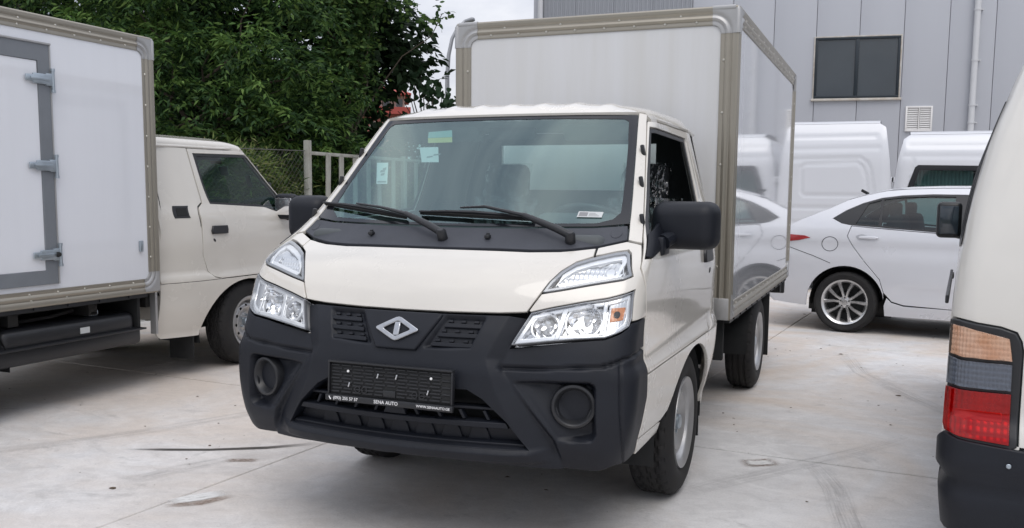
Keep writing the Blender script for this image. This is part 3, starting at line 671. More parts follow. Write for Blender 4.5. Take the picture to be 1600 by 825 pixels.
    for s in (1, -1):
        sh = [(.80, 1.19), (.99, .93), (1.05, .72)]+YZ([(.90, .72), (.89, 1.69)])+[ (.68, 1.71), (.62, 1.735), (.72, 1.27)]
        p('inner_side_shell', [sh, glassdoor], CAB, 'trim_grey', T, off=-.03, depth=0, gap=0, edge=0, step=.06, sgn=s)
    # ---- roof
    V = []; F = []; nx = 57; ny = 36
    for j in range(ny+1):
        v = j/ny
        for i in range(nx):
            q = -1+2*i/(nx-1); x = .672*q; ax = abs(x); ex = min(ax, .60)
            yf = float(CAB.fy(1.738))+.15*ex*ex+max(0, ax-.56)**2*4; y = yf-.012+(.90-yf+.012)*v; xx = x
            if v > .55: xx = x*(1-.06*((v-.55)/.45)**2)
            rise = .060*(1-(1-min(1, (y-yf+.012)/.22))**2.2); crown = 1-(ax/.672)**4*.75
            rib = .0075*max(0, math.cos(x*2*PI/.155))**2*sstep(np.array(v), .03, .10)*(ax < .56)*(1-float(sstep(np.array(v), .93, 1)))
            edge = -.032*max(0, (ax-.64)/.032)**2 if ax > .64 else 0
            z = 1.738+rise*crown+float(rib)+edge-.022*max(0, (v-.8)/.2)**2
            V.append((xx, y, z))
    for j in range(ny):
        for i in range(nx-1): a = j*nx+i; F.append((a, a+1, a+nx+1, a+nx))
    # turned-down lip all round
    rim_i = [i for i in range(nx)]+[j*nx+nx-1 for j in range(1, ny+1)]+[ny*nx+i for i in range(nx-2, -1, -1)]+[j*nx for j in range(ny-1, 0, -1)]
    b0 = len(V); 
    for i in rim_i: x, y, z = V[i]; V.append((x*.995, y+(.008 if y < 0 else -.006), z-.022))
    for a in range(len(rim_i)): c = (a+1) % len(rim_i); F.append((rim_i[a], b0+a, b0+c, rim_i[c]))
    rf = mk('roof', V, F, 'cream_paint', T, 50)
    for s in (1, -1):
        b = MB(); b.tube([(s*.628, -.13, 1.728), (s*.672, .02, 1.712), (s*.688, .2, 1.706), (s*.686, .55, 1.704), (s*.655, .88, 1.70)], .011, 8); b.build('rain_gutter', 'cream_paint', rf)
    mk('headlining', [(-.6, -.08, 1.715), (.6, -.08, 1.715), (.62, .85, 1.72), (-.62, .85, 1.72)], [(0, 1, 2, 3)], 'trim_grey', T)
    # ---- back wall with window
    SB = lambda u, z: np.stack([-np.asarray(u, float), np.full(np.shape(u), .90), np.asarray(z, float)], -1)
    bw = [(-.74, .45), (.74, .45), (.78, 1.1), (.745, 1.3), (.645, 1.72), (-.645, 1.72), (-.745, 1.3), (-.78, 1.1)]
    win = [(-.46, 1.40), (.46, 1.40), (.46, 1.655), (-.46, 1.655)]
    bwall = p('back_wall', [bw, win], SB, 'cream_paint', T, depth=.03, gap=0)
    p('rear_window', win, SB, 'rear_glass', bwall, off=-.01, depth=0, gap=-.01, edge=0, step=.2)
    SBI = lambda u, z: np.stack([np.asarray(u, float), np.full(np.shape(u), .862), np.asarray(z, float)], -1)
    p('back_wall_lining', [bw, win], SBI, 'interior', T, depth=0, gap=0, edge=0, step=.2)
    # ---- cowl, windscreen
    wsr = [(.744, 1.204), (.724, 1.268), (.706, 1.337), (.684, 1.441), (.656, 1.578), (.625, 1.728), (.351, 1.733), (0, 1.735)]
    frb = [(-.6, 1.252), (-.3, 1.247), (0, 1.246), (.3, 1.247), (.6, 1.252)]
    cb = [(-a, b) for a, b in hr[::-1] if b > 1.15][:-2]
    cowl = [(-.742, 1.203), (-.645, 1.180), (-.574, 1.171), (-.521, 1.166), (-.407, 1.163), (-.284, 1.165), (0, 1.165), (.284, 1.165), (.407, 1.163), (.521, 1.166), (.574, 1.171), (.645, 1.180), (.742, 1.203), (.722, 1.262)]+frb[::-1]+[(-.722, 1.262)]
    cw = p('cowl_panel', cowl, CAB, 'cowl_plastic', T, off=-.002)
    for s in (1, -1):
        p('screw_cover', [(s*.69+.021*math.cos(t), 1.226+.017*math.sin(t)) for t in np.linspace(0, 2*PI, 24)[:-1]], CAB, 'cowl_plastic', cw, off=.001, depth=.004, gap=0, edge=.003, step=.02)
    for uu in (.21, -.325):
        c = lift_pts(CAB, [(uu, 1.203)], 0)[0]; b = MB(); b.box((c[0], c[1]-.006, c[2]+.006), (.022, .026, .016), bev=.005); b.box((c[0], c[1]-.004, c[2]+.016), (.012, .014, .01), bev=.003); b.build('washer_nozzle', 'satin_black', cw)
    wso = frb+[(.722, 1.264)]+wsr[1:]+[(-a, b) for a, b in wsr[::-1][1:-1]]+[(-.722, 1.264)]
    ws = p('windscreen', wso, CAB, 'windscreen_glass', T, off=-.004, depth=0, gap=.001, edge=0, step=.05)
    clr = [(-.66, 1.305), (-.60, 1.272), (-.3, 1.262), (0, 1.259), (.3, 1.262), (.60, 1.268), (.655, 1.283), (.675, 1.308), (.65, 1.441), (.622, 1.578), (.592, 1.695), (.57, 1.706), (.3, 1.711), (0, 1.712), (-.3, 1.711), (-.57, 1.706), (-.592, 1.695), (-.622, 1.578), (-.655, 1.43)]
    p('windscreen_border', [wso, clr], CAB, 'frit', T, off=-.002, depth=.003, gap=.0015, edge=.001, step=.04)
    # stickers inside the glass
    st = p('sticker', [(.517, 1.287), (.612, 1.286), (.612, 1.307), (.517, 1.309)], CAB, 'paper', T, off=.0005, depth=0, gap=0, edge=0)
    p('sticker_print', [(.522, 1.290), (.555, 1.290), (.555, 1.305), (.522, 1.306)], CAB, 'print_grey', st, off=.0009, depth=0, gap=0, edge=0)
    for q in range(3): p('sticker_print', [(.560, 1.2905+q*.005), (.60-.008*q, 1.2905+q*.005), (.60-.008*q, 1.2925+q*.005), (.560, 1.2925+q*.005)], CAB, 'print_grey', st, off=.0009, depth=0, gap=0, edge=0)
    st = p('sticker', [(-.490, 1.420), (-.425, 1.420), (-.490, 1.519), (-.560, 1.519)], CAB, 'paper', T, off=-.006, depth=0, gap=0, edge=0)
    p('sticker_print', [(-.488, 1.426), (-.436, 1.426), (-.440, 1.433), (-.492, 1.433)], CAB, 'print_grey', st, off=-.005, depth=0, gap=0, edge=0)
    for a, b_, w in ((-.492, 1.463, .02), (-.505, 1.478, .026), (-.498, 1.488, .018)): p('sticker_print', [(a, b_-.006), (a+w, b_-.004), (a+w*.8, b_+.008), (a-.004, b_+.004)], CAB, 'print_grey', st, off=-.005, depth=0, gap=0, edge=0)
    st = p('sticker', [(-.299, 1.519), (-.207, 1.518), (-.253, 1.590), (-.355, 1.589)], CAB, 'paper', T, off=-.006, depth=0, gap=0, edge=0)
    for a, b_, w in ((-.285, 1.538, .03), (-.255, 1.548, .035)): p('sticker_print', [(a, b_), (a+w, b_+.004), (a+w, b_+.010), (a, b_+.007)], CAB, 'print_grey', st, off=-.005, depth=0, gap=0, edge=0)
    st = p('sticker', [(-.321, 1.610), (-.191, 1.611), (-.206, 1.636), (-.336, 1.634)], CAB, 'print_yellow', T, off=-.006, depth=0, gap=0, edge=0)
    p('sticker_print', [(-.336, 1.635), (-.206, 1.637), (-.227, 1.671), (-.351, 1.664)], CAB, 'print_teal', st, off=-.006, depth=0, gap=0, edge=0)
    # ---- wipers
    for (pv, el, t0, t1, bend) in (((.022, 1.196), (-.334, 1.287), (-.728, 1.317), (-.20, 1.266), (-.178, 1.256)), ((.535, 1.194), (.150, 1.296), (-.145, 1.286), (.36, 1.268), (.327, 1.258))):
        P0 = lift_pts(CAB, [pv], .03)[0]; Pb = lift_pts(CAB, [bend], .045)[0]; Pe = lift_pts(CAB, [el], .036)[0]; Pt = lift_pts(CAB, [((el[0]+t0[0])/2+.04, (el[1]+t0[1])/2+.004)], .030)[0]
        b = MB(); b.tube([P0, P0*.7+Pb*.3+Vector((0, -.004, .004)), Pb], [.016, .015, .0115], 10); b.tube([Pb, Pb*.5+Pe*.5, Pe, Pt], [.0085, .0075, .006, .004], 8)
        c = lift_pts(CAB, [pv], .0)[0]; n = snorm(CAB, np.array([pv[0]]), np.array([pv[1]]))[0]; b.tube([c, c+n*.035, c+n*.046], [.021, .020, .012], 14)
        wi = b.build('wiper', 'satin_black', T, 40)
        q0 = lift_pts(CAB, [t0], .018)[0]; q1 = lift_pts(CAB, [t1], .018)[0]; mid = (q0+q1)/2; b = MB(); 
        path = [q0, q0*.75+q1*.25+Vector((0, -.006, .007)), mid+Vector((0, -.009, .010)), q0*.25+q1*.75+Vector((0, -.006, .007)), q1]; b.tube(path, [.004, .006, .008, .006, .004], 6)
        b.build('wiper_bridge', 'satin_black', wi); b = MB(); V = []
        for t in (0, .25, .5, .75, 1):
            uz = (t0[0]*(1-t)+t1[0]*t, t0[1]*(1-t)+t1[1]*t); V += [lift_pts(CAB, [uz], .001)[0], lift_pts(CAB, [uz], .016)[0], lift_pts(CAB, [(uz[0], uz[1]+.007)], .016)[0], lift_pts(CAB, [(uz[0], uz[1]+.003)], .001)[0]]
        b.add(V, [(i*4+k_, i*4+(k_+1) % 4, i*4+4+(k_+1) % 4, i*4+4+k_) for i in range(4) for k_ in range(4)]); b.build('wiper_rubber', 'rubber', wi)
    build_bumper(T); build_interior(T); build_cargo(T); build_chassis(T)
    for s in (1, -1):
        wheel(T, s*.832, 0, s); wheel(T, s*.822, 2.606, s, tread=False)
    return T

def build_bumper(T):
    p = panel
    half = [(.477, .940), (.434, .833), (.558, .849), (.662, .860), (.756, .867), (.809, .888), (.838, .904), (.848, .920), (.975, .925), (1.046, .738), (1.066, .627), (1.007, .465), (1.003, .41), (.93, .405), (.806, .405), (.742, .383), (.572, .385), (.396, .393), (.251, .396)]
    outl = [(0, .418)]+[(a, b) for a, b in half[::-1]]+[(.2, .938), (0, .937)]+[(-.2, .938)]+[(-a, b) for a, b in half]
    crease = [(-.42, .96), (-.352, .79), (-.40, .66), (-.515, .44), (-.515, .3), (.515, .3), (.515, .44), (.40, .66), (.352, .79), (.42, .96)]
    opening = [(-.505, .466), (.505, .466), (.435, .562), (.348, .641), (.29, .672), (-.29, .672), (-.348, .641), (-.435, .562)]
    leg = [(.40, .775), (.41, .742), (.60, .495), (.62, .42), (.62, .3), (-.5, .3), (-.5, .98), (.48, .98), (.436, .84)]
    fog = [(.448, .712), (.722, .716), (.742, .704), (.746, .525), (.732, .505), (.66, .495), (.612, .498)]
    gro = [(.385, .760), (.563, .763), (.757, .773), (.833, .797), (1.02, .812)]
    seam = [(.822, .795), (.824, .70), (.828, .624), (.846, .48), (.856, .38)]
    gril = [(.176, .928), (.328, .928), (.290, .822), (.110, .814)]
    def disp(V):
        q = np.stack([np.abs(V[:, 0]), V[:, 1]], 1); flush = 1-.95*sstep(q[:, 0], .46, .76)
        dc = segdist(q, [crease[5:]], False); ins = inpoly(q, [crease]); d = np.where(ins, 0, -.038*np.clip(dc/.085, 0, 1))*sstep(q[:, 1], .375, .46)
        lg = sdf(q, leg); out = sstep(lg, -.003, .006); upper = 1.0
        d = d*(1-out)+out*(-.026*upper-.034*(1-upper))*flush
        # fog-lamp recess: square-cornered towards the outside, running out along the leg
        fd = sdf(q, fog); left = sstep(q[:, 0]-(.455+(.70-q[:, 1])*.78), .0, .12)
        d -= (.045-.012*sstep(q[:, 0], .5, .7)*0)*sstep(-fd, 0, .009)*(.2+.8*left)*(q[:, 1] < .74)
        d -= .013*(1-sstep(segdist(q, [gro], False), .003, .007))*sstep(q[:, 0], .39, .41); d -= .008*(1-sstep(segdist(q, [seam], False), .002, .006))
        d -= .014*sstep(-sdf(q, gril), -.002, .005)
        # lip under the opening, flat-topped
        d += .022*sstep(np.clip(1-np.abs(q[:, 1]-.436)/.03, 0, 1), 0, .5)*(1-sstep(q[:, 0], .42, .64))
        return d
    bp = p('bumper', [outl, opening], CAB, 'black_plastic', T, off=.0, depth=.09, gap=.002, step=.0068, edge=.003, disp=disp, estep=.008)
    # lower grille
    lg = bpy.data.objects.new('lower_grille', None); link(lg, T); lg.empty_display_size = .1
    p('grille_back', [(-.62, .42), (.62, .42), (.62, .72), (-.62, .72)], CAB, 'matt_black', lg, off=-.11, depth=0, gap=0, edge=0)
    def slat(z0, z1, hw0, hw1, off, name='slat'):
        p(name, [(-hw0, z0), (hw0, z0), (hw1, z1), (-hw1, z1)], CAB, 'black_plastic', lg, off=off, depth=.05, gap=0, edge=.004, step=.05)
    slat(.536, .558, .450, .433, -.006); slat(.600, .611, .40, .388, -.022); slat(.460, .476, .505, .494, -.016)
    p('grille_panel', [(-.50, .470), (.50, .470), (.455, .54), (-.455, .54)], CAB, 'black_plastic', lg, off=-.052, depth=.02, gap=0, edge=.003, step=.05)
    for i in range(-4, 5):
        c = i*.108; tr = [(c-.045, .476), (c+.045, .476), (c+.026, .532), (c-.026, .532)]
        if abs(c)+.05 < .48: p('grille_tooth', tr, CAB, 'black_plastic', lg, off=-.042, depth=.012, gap=0, edge=.004, step=.05)
    for i in range(-4, 5):
        c = i*.092; 
        if i == 0: p('grille_tooth', [(c-.05, .561), (c+.05, .561), (c+.032, .598), (c-.032, .598)], CAB, 'black_plastic', lg, off=-.01, depth=.03, gap=0, edge=.003, step=.05)
        else: p('grille_fin', [(c-.006, .561), (c+.006, .561), (c+.006-.018*(1 if i > 0 else -1), .598), (c-.006-.018*(1 if i > 0 else -1), .598)], CAB, 'black_plastic', lg, off=-.02, depth=.03, gap=0, edge=.002, step=.05)
    # upper grille: three slats with raised bumps each side
    for s in (1, -1):
        for k, z in enumerate((.900, .866, .832)):
            l = .176-(.928-z)*.58+.012; r = .328-(.928-z)*.36+.002
            sp = p('grille_slat', [(s*l, z-.010), (s*r, z-.010), (s*(r+.004), z+.006), (s*(l+.008), z+.006)], CAB, 'black_plastic', T, off=-.003, depth=.012, gap=0, edge=.003, step=.05)
            for j in range(3):
                u = l+(r-l)*(j+.5)/3; p('grille_bump', [(s*(u-.012), z+.007), (s*(u+.012), z+.007), (s*(u+.009), z+.017), (s*(u-.009), z+.017)], CAB, 'black_plastic', sp, off=-.003, depth=.010, gap=0, edge=.003, step=.05)
    bdg = p('badge_panel', [(-.172, .934), (-.083, .800), (.083, .800), (.172, .934)], CAB, 'black_plastic', T, off=.014, depth=.03, gap=0, edge=.008, step=.03)
    dia = [(-.096, .868), (0, .824), (.096, .868), (0, .912)]
    def rnd(lp, r=.012):
        o = []
        for i, c in enumerate(lp):
            a = Vector(lp[i-1]); b = Vector(lp[(i+1) % len(lp)]); c = Vector(c); o += [tuple(c+(a-c).normalized()*r), tuple(c+((a-c).normalized()+(b-c).normalized())*r*.28), tuple(c+(b-c).normalized()*r)]
        return o
    em = p('emblem', [rnd(dia), rnd(inset(dia, .017), .006)], CAB, 'emblem_metal', bdg, off=.026, depth=.012, gap=0, edge=.004, step=.02, estep=.006)
    p('emblem_bar', [(-.013, .843), (.013, .843), (.013, .893), (-.013, .893)], CAB, 'emblem_metal', bdg, off=.0255, depth=.013, gap=0, edge=.005, step=.02)
    # fog lamp bezels
    for s in (1, -1):
        c = CAB(np.array([s*.655]), np.array([.626]))[0]; n = snorm(CAB, np.array([s*.60]), np.array([.62]))[0]
        Tm = frame((c[0], c[1]+.056, c[2]), tuple(n), (0, 0, 1))
        b = MB(); b.lathe([(.082, -.03), (.082, .022), (.078, .032), (.070, .034), (.063, .028), (.048, -.022), (.046, -.028)], 44, Tm); fb = b.build('fog_lamp_bezel', 'satin_black', T, 40)
        b = MB(); b.lathe([(.050, -.026), (.048, -.014), (.044, -.012), (.040, -.016), (.038, -.030), (.030, -.032), (0, -.032)], 40, Tm); b.build('fog_lamp_blank', 'satin_black', fb, 40)
        b = MB()
        for a in (PI*.62, PI*1.36):
            b.box(tuple(Tm @ Vector((.012, .062*math.cos(a), .062*math.sin(a)))), (.03, .006, .04), rot=(Tm.to_3x3() @ Matrix.Rotation(a, 3, 'X')), bev=.001)
        b.build('bezel_rib', 'satin_black', fb)
    # number plate holder
    y0 = -1.262; hz = .683; ph = bpy.data.objects.new('number_plate_holder', None); link(ph, T); ph.location = (0, y0, hz); ph.rotation_euler = (R(-3), 0, 0); ph.empty_display_size = .1
    b = MB(); b.box((0, .012, .0), (.512, .012, .122), bev=.003); b.build('backing_plate', 'matt_black', ph)
    b = MB(); b.box((0, .002, .0635), (.520, .022, .007), bev=.002); b.box((-.257, .004, 0), (.007, .020, .122), bev=.002); b.box((.257, .004, 0), (.007, .020, .122), bev=.002); b.build('frame', 'satin_black', ph)
    st = MB().box((0, -.006, -.072), (.532, .016, .024), bev=.004).build('lettering_strip', 'satin_black', ph)
    b = MB()
    for r in range(9):
        for c in range(11):
            x = -.232+c*.0464+(.0232 if r % 2 else 0)*.35; z = .050-r*.0125
            if abs(x) > .24 or (abs(x) < .03 and z < -.025): continue
            b.box((x, .0045, z), (.036+.006*((r+c) % 2), .006, .0068), bev=.0015, seg=1)
    b.box((0, .0035, -.042), (.052, .006, .026), bev=.002)
    for sx in (-1, 1):
        for q in (0, 1): b.lathe([(.013, 0), (.013, .004), (.009, .004), (.009, 0)], 16, frame((sx*(.105+q*.03), .0045, -.036), (0, -1, 0), (1, 0, 0)))
    b.build('backing_pattern', 'satin_black', ph, 30)
    for x, z in ((-.175, .030), (.172, .030)): MB().lathe([(0, .004), (.004, .0035), (.0052, .001), (.0052, 0)], 12, frame((x, .0, z), (0, -1, 0), (1, 0, 0))).build('screw', 'white_print', ph)
    for x, z in ((-.17, -.020), (-.048, .022), (.030, .024), (.160, -.022)): MB().box((x, .0, z), (.005, .006, .018), rot=Matrix.Rotation(.3, 3, 'Y'), bev=.001).build('clip', 'dull_chrome', ph)
    TX = lambda x, z: Matrix(((1, 0, 0, x), (0, 0, -1, -.0142), (0, 1, 0, z), (0, 0, 0, 1)))
    flat_text('lettering', '(093) 255 57 57', .0165, TX(-.177, -.072), 'white_print', ph); flat_text('lettering', 'SENA AUTO', .0185, TX(-.005, -.072), 'white_print', ph); flat_text('lettering', 'WWW.SENAAUTO.GE', .0135, TX(.188, -.072), 'white_print', ph)
    b = MB(); b.tube([(-.247, -.0145, -.067), (-.2455, -.0145, -.073), (-.240, -.0145, -.078)], [.003, .0018, .003], 6); b.build('telephone_symbol', 'white_print', ph)

def build_interior(T):
    b = MB(); b.box((0, -.43, 1.13), (1.36, .42, .20), bev=.05); b.box((0, -.66, 1.17), (1.32, .25, .10), bev=.03); b.box((0, -.50, .95), (1.40, .30, .25), bev=.03)
    da = b.build('dashboard', 'dash', T, 50)
    MB().box((.42, -.36, 1.25), (.34, .14, .09), bev=.03).build('instrument_hood', 'dash', da)
    b = MB(); Tm = frame((.42, -.16, 1.225), (0, .55, .83), (1, 0, 0))
    V = []; F = []
    for i in range(40):
        a = 2*PI*i/40
        for k in range(8): t = 2*PI*k/8; r = .185+.014*math.cos(t); V.append((.014*math.sin(t), r*math.cos(a), r*math.sin(a)))
    for i in range(40):
        for k in range(8): F.append((i*8+k, ((i+1) % 40)*8+k, ((i+1) % 40)*8+(k+1) % 8, i*8+(k+1) % 8))
    b.add(V, F, Tm); b.lathe([(0, .012), (.05, .010), (.06, -.02), (.03, -.25)], 20, Tm)
    for a in (0.2, PI-.2, PI*1.5): b.tube([tuple(Tm @ Vector((0, .04*math.cos(a), .04*math.sin(a)))), tuple(Tm @ Vector((0, .18*math.cos(a), .18*math.sin(a))))], .012, 6)
    b.build('steering_wheel', 'satin_black', T, 50)
    for x, w in ((.50, .46), (-.26, .42), (-.62, .26)):
        b = MB(); b.box((x, .20, .72), (w, .48, .16), bev=.05, seg=3); st = b.build('seat', 'seat_fabric', T, 50)
        b = MB(); b.box((x, .47, 1.05), (w*.94, .13, .56), rot=Matrix.Rotation(-.16, 3, 'X'), bev=.05, seg=3); b.build('backrest', 'seat_fabric', st, 50)
        if w > .3:
            b = MB(); b.box((x, .50, 1.435), (.235, .10, .20), rot=Matrix.Rotation(-.1, 3, 'X'), bev=.045, seg=3); b.build('headrest', 'seat_fabric', st, 50)
            # crumpled plastic seat covers
            for (cz, hy, ww, hh, nm) in ((1.11, .385, w*.86, .50, 'plastic_cover'), (1.435, .438, .25, .21, 'plastic_cover')):
                rr = np.random.default_rng(int(abs(x)*100)+int(cz*10)); nxx, nzz = 40, 30; V = []; F = []
                ph = rr.uniform(0, 6, 6)
                for j in range(nzz+1):
                    for i in range(nxx+1):
                        a = i/nxx-.5; c = j/nzz-.5; yy = .011*math.sin(a*46+2.2*math.sin(c*7+ph[3])+ph[0])+.008*math.sin(a*83-c*12+3*math.sin(c*11+ph[4])+ph[1])+.006*math.sin(c*17+a*9+ph[2])+rr.normal(0, .0012)
                        V.append((x+a*ww, hy+yy-.10*(c)*(-1)*.9-.01+(.06 if abs(a) > .47 else 0), cz+c*hh))
                for j in range(nzz):
                    for i in range(nxx): q = j*(nxx+1)+i; F.append((q, q+1, q+nxx+2, q+nxx+1))
                mk(nm, V, F, 'plastic_film', st, 0)
    MB().box((0, -.09, 1.655), (.24, .02, .065), bev=.012).build('rear_view_mirror', 'satin_black', T)
    for x in (-.38, .42): MB().box((x, -.03, 1.665), (.38, .018, .11), rot=Matrix.Rotation(.9, 3, 'X'), bev=.008).build('sun_visor', 'trim_grey', T)
    mk('cab_floor', [(-.74, -1.0, .62), (.74, -1.0, .62), (.74, .86, .62), (-.74, .86, .62)], [(0, 1, 2, 3)], 'interior', T)

BX = dict(W=.844, z0=.684, z1=2.395, y0=1.075, y1=4.209)
def build_cargo(T):
    Wd, z0, z1, y0, y1 = (BX[k] for k in ('W', 'z0', 'z1', 'y0', 'y1'))
    cb = bpy.data.objects.new('cargo_box', None); link(cb, T); cb.empty_display_size = .2
    q = .004
    mk('front_panel', [(-Wd, y0, z0), (Wd, y0, z0), (Wd, y0, z1), (-Wd, y0, z1)], [(0, 1, 2, 3)], 'box_front', cb)
    for s in (1, -1):
        x = s*Wd; mk('side_panel', [(x, y0, z0), (x, y1, z0), (x, y1, z1), (x, y0, z1)], [(0, 1, 2, 3)] if s > 0 else [(3, 2, 1, 0)], 'box_side', cb)
    mk('rear_panel', [(-Wd, y1, z0), (Wd, y1, z0), (Wd, y1, z1), (-Wd, y1, z1)], [(3, 2, 1, 0)], 'box_front', cb)
    mk('roof_panel', [(-Wd, y0, z1), (Wd, y0, z1), (Wd, y1, z1), (-Wd, y1, z1)], [(0, 1, 2, 3)], 'box_front', cb)
    mk('floor_panel', [(-Wd, y0, z0), (Wd, y0, z0), (Wd, y1, z0), (-Wd, y1, z0)], [(3, 2, 1, 0)], 'underbody', cb)
    PR = [(0, 0), (.001, .006), (.010, .0075), (.018, .005), (.024, .005), (.030, .011), (.040, .0145), (.050, .011), (.056, .0055), (.062, .0055), (.068, .010), (.078, .0125), (.090, .0125), (.0905, 0)]
    w = .09; r = .045; h = w+r
    X, Y, Z = Vector((1, 0, 0)), Vector((0, 1, 0)), Vector((0, 0, 1))
    riv = MB()
    def rivets(a, b, n, axis, sp=.21):
        a = Vector(a); b = Vector(b); k = max(2, int((b-a).length/sp))
        for i in range(k): riv.lathe([(0, .0055), (.005, .005), (.0075, .002), (.008, 0)], 10, frame(a+(b-a)*((i+.5)/k), n, axis))
    # front face frame
    b = MB()
    for s in (1, -1): profile_bar(b, (s*(Wd-w), y0, z0+.11), (s*(Wd-w), y0, z1-h), X*s, -Y, PR); rivets((s*(Wd-w+.021), y0-.005, z0+.15), (s*(Wd-w+.021), y0-.005, z1-h), -Y, Z, .24)
    profile_bar(b, (-Wd+h, y0, z1-w), (Wd-h, y0, z1-w), Z, -Y, PR); rivets((-Wd+h, y0-.005, z1-w+.021), (Wd-h, y0-.005, z1-w+.021), -Y, X, .17)
    rivets((-Wd+h, y0-.005, z1-w+.059), (Wd-h, y0-.005, z1-w+.059), -Y, X, .3)
    profile_bar(b, (-Wd+.1, y0, z0+w), (Wd-.1, y0, z0+w), -Z, -Y, PR)
    b.build('front_frame', 'trim_alu', cb, 30)
    for s in (1, -1):
        b = MB(); sx = X*s; x = s*Wd
        for (ya, d) in ((y0, Y), (y1, -Y)):
            profile_bar(b, Vector((x, ya, z0+h))+d*w, Vector((x, ya, z1-h))+d*w, -d, sx, PR); rivets(Vector((x+s*.005, ya, z0+h))+d*(w-.021), Vector((x+s*.005, ya, z1-h))+d*(w-.021), sx, Z, .2)
        for (za, d) in ((z1, Z), (z0, -Z)):
            profile_bar(b, Vector((x, y0+h, za))-d*w, Vector((x, y1-h, za))-d*w, d, sx, PR); rivets(Vector((x+s*.005, y0+h, za))-d*(w-.021), Vector((x+s*.005, y1-h, za))-d*(w-.021), sx, Y, .2)
            rivets(Vector((x+s*.005, y0+h, za))-d*(w-.059), Vector((x+s*.005, y1-h, za))-d*(w-.059), sx, Y, .26)
        b.build('side_frame', 'trim_alu', cb, 30)
    tag(riv.build('rivets', 'rivet', cb, 40), kind='stuff')
    # rounded long edges
    b = MB()
    for s in (1, -1):
        b.tube([(s*(Wd+.001), y0-.001, z0), (s*(Wd+.001), y0-.001, z1-.02)], .0125, 10); b.tube([(s*(Wd+.001), y0+.02, z1+.001), (s*(Wd+.001), y1-.02, z1+.001)], .0125, 10); b.tube([(s*(Wd+.001), y0+.02, z0), (s*(Wd+.001), y1-.02, z0)], .0125, 10); b.tube([(s*(Wd+.001), y1+.001, z0), (s*(Wd+.001), y1+.001, z1)], .0125, 10)
    b.tube([(-Wd, y0-.001, z1+.001), (Wd, y0-.001, z1+.001)], .0125, 10); b.build('edge_moulding', 'trim_alu', cb, 60)
    # corner castings: a ribbed elbow on each face
    for s in (1, -1):
        for top in (1, -1):
            b = MB(); zc = z1-h if top > 0 else z0+h; dz = Z*top; P2 = [(a, o+.0022) for a, o in PR]
            # side face elbow
            for (ya, d) in ((y0, Y), (y1, -Y)):
                bb = b if ya == y0 else MB()
                profile_arc(bb, Vector((s*Wd, ya, zc))+d*h, -d, dz, X*s, r, P2, 10)
                pts = [(h*math.cos(t), h*math.sin(t)) for t in np.linspace(0, PI/2, 10)]+[(h*.25, h), (h*.9, h), (h*.985, h*.985), (h, h*.9), (h, h*.25)][1:4]
                TT = Matrix((tuple(-d), tuple(dz), tuple(X*s))).transposed().to_4x4(); TT.translation = Vector((s*Wd, ya, zc))+d*h; bb.prism(pts, -.004, .0135, TT)
                if ya != y0: bb.build('corner_casting', 'casting', cb, 30)
            if top > 0:
                profile_arc(b, (s*(Wd-h), y0, zc), X*s, dz, -Y, r, P2, 10); pts = [(h*math.cos(t), h*math.sin(t)) for t in np.linspace(0, PI/2, 10)]+[(h*.9, h), (h*.985, h*.985), (h, h*.9)]
                TT = Matrix(((s, 0, 0, s*(Wd-h)), (0, 0, -1, y0), (0, 1, 0, zc), (0, 0, 0, 1))); b.prism(pts, -.004, .0135, TT)
                b.tube([(s*(Wd+.002), y0-.002, z1-h), (s*(Wd+.002), y0-.002, z1-.012), (s*(Wd-.003), y0+.002, z1+.003)], [.0165, .0165, .013], 12); b.tube([(s*(Wd-h), y0-.002, z1+.002), (s*(Wd-.01), y0-.002, z1+.002)], .0155, 12)
            else: b.box((s*(Wd-.045), y0-.006, z0+.055), (.098, .02, .125), bev=.006)
            b.build('corner_casting', 'casting', cb, 30)
    # side door with its frame and three hinges, on the kerb side
    ya, yb, za, zb = 1.925, 2.86, .805, 2.245; x = -Wd; fw = .085
    SDR = lambda u, z: np.stack([np.full(np.shape(u), x-.004), np.asarray(-u, float), np.asarray(z, float)], -1)
    rect = lambda a, b_, c, d: [(-b_, c), (-a, c), (-a, d), (-b_, d)]
    sdoor = panel('side_door', rect(ya+fw, yb-fw, za+fw, zb-fw*1.3), SDR, 'box_side', T, off=.006, depth=.008, gap=0, step=.3)
    panel('door_surround', [rect(ya, yb, za, zb), rect(ya+fw, yb-fw, za+fw, zb-fw*1.3)], SDR, 'door_frame', sdoor, off=.012, depth=.016, gap=0, edge=.003, step=.3)
    b = MB(); b.box((x-.017, (ya+yb)/2, zb-.005), (.014, yb-ya+.02, .012), bev=.002); b.box((x-.012, ya-.004, (za+zb)/2), (.012, .010, zb-za)); b.build('door_drip_strip', 'casting', sdoor)
    for z in (2.03, 1.52, .985):
        b = MB(); b.box((x-.022, ya+.01, z), (.02, .055, .075), bev=.005); b.box((x-.026, ya+.075, z), (.014, .11, .062), bev=.006); b.box((x-.025, ya+.145, z), (.012, .07, .040), bev=.006); b.box((x-.034, ya+.085, z), (.006, .13, .018), bev=.002); b.tube([(x-.026, ya-.012, z-.06), (x-.026, ya-.012, z+.055)], .011, 10)
        for dz in (-.066, .060): b.tube([(x-.026, ya-.012, z+dz-.008), (x-.026, ya-.012, z+dz+.008)], .0145, 10)
        b.build('door_hinge', 'zinc', sdoor, 30)
        if z < 1: MB().lathe([(0, .018), (.014, .016), (.017, 0)], 14, frame((x-.03, ya+.012, z), (-1, 0, 0), (0, 1, 0))).build('rubber_stop', 'rubber', sdoor)
    MB().box((x-.012, y0+.16, 1.0), (.018, .028, .075), bev=.004).build('latch_plate', 'zinc', cb)
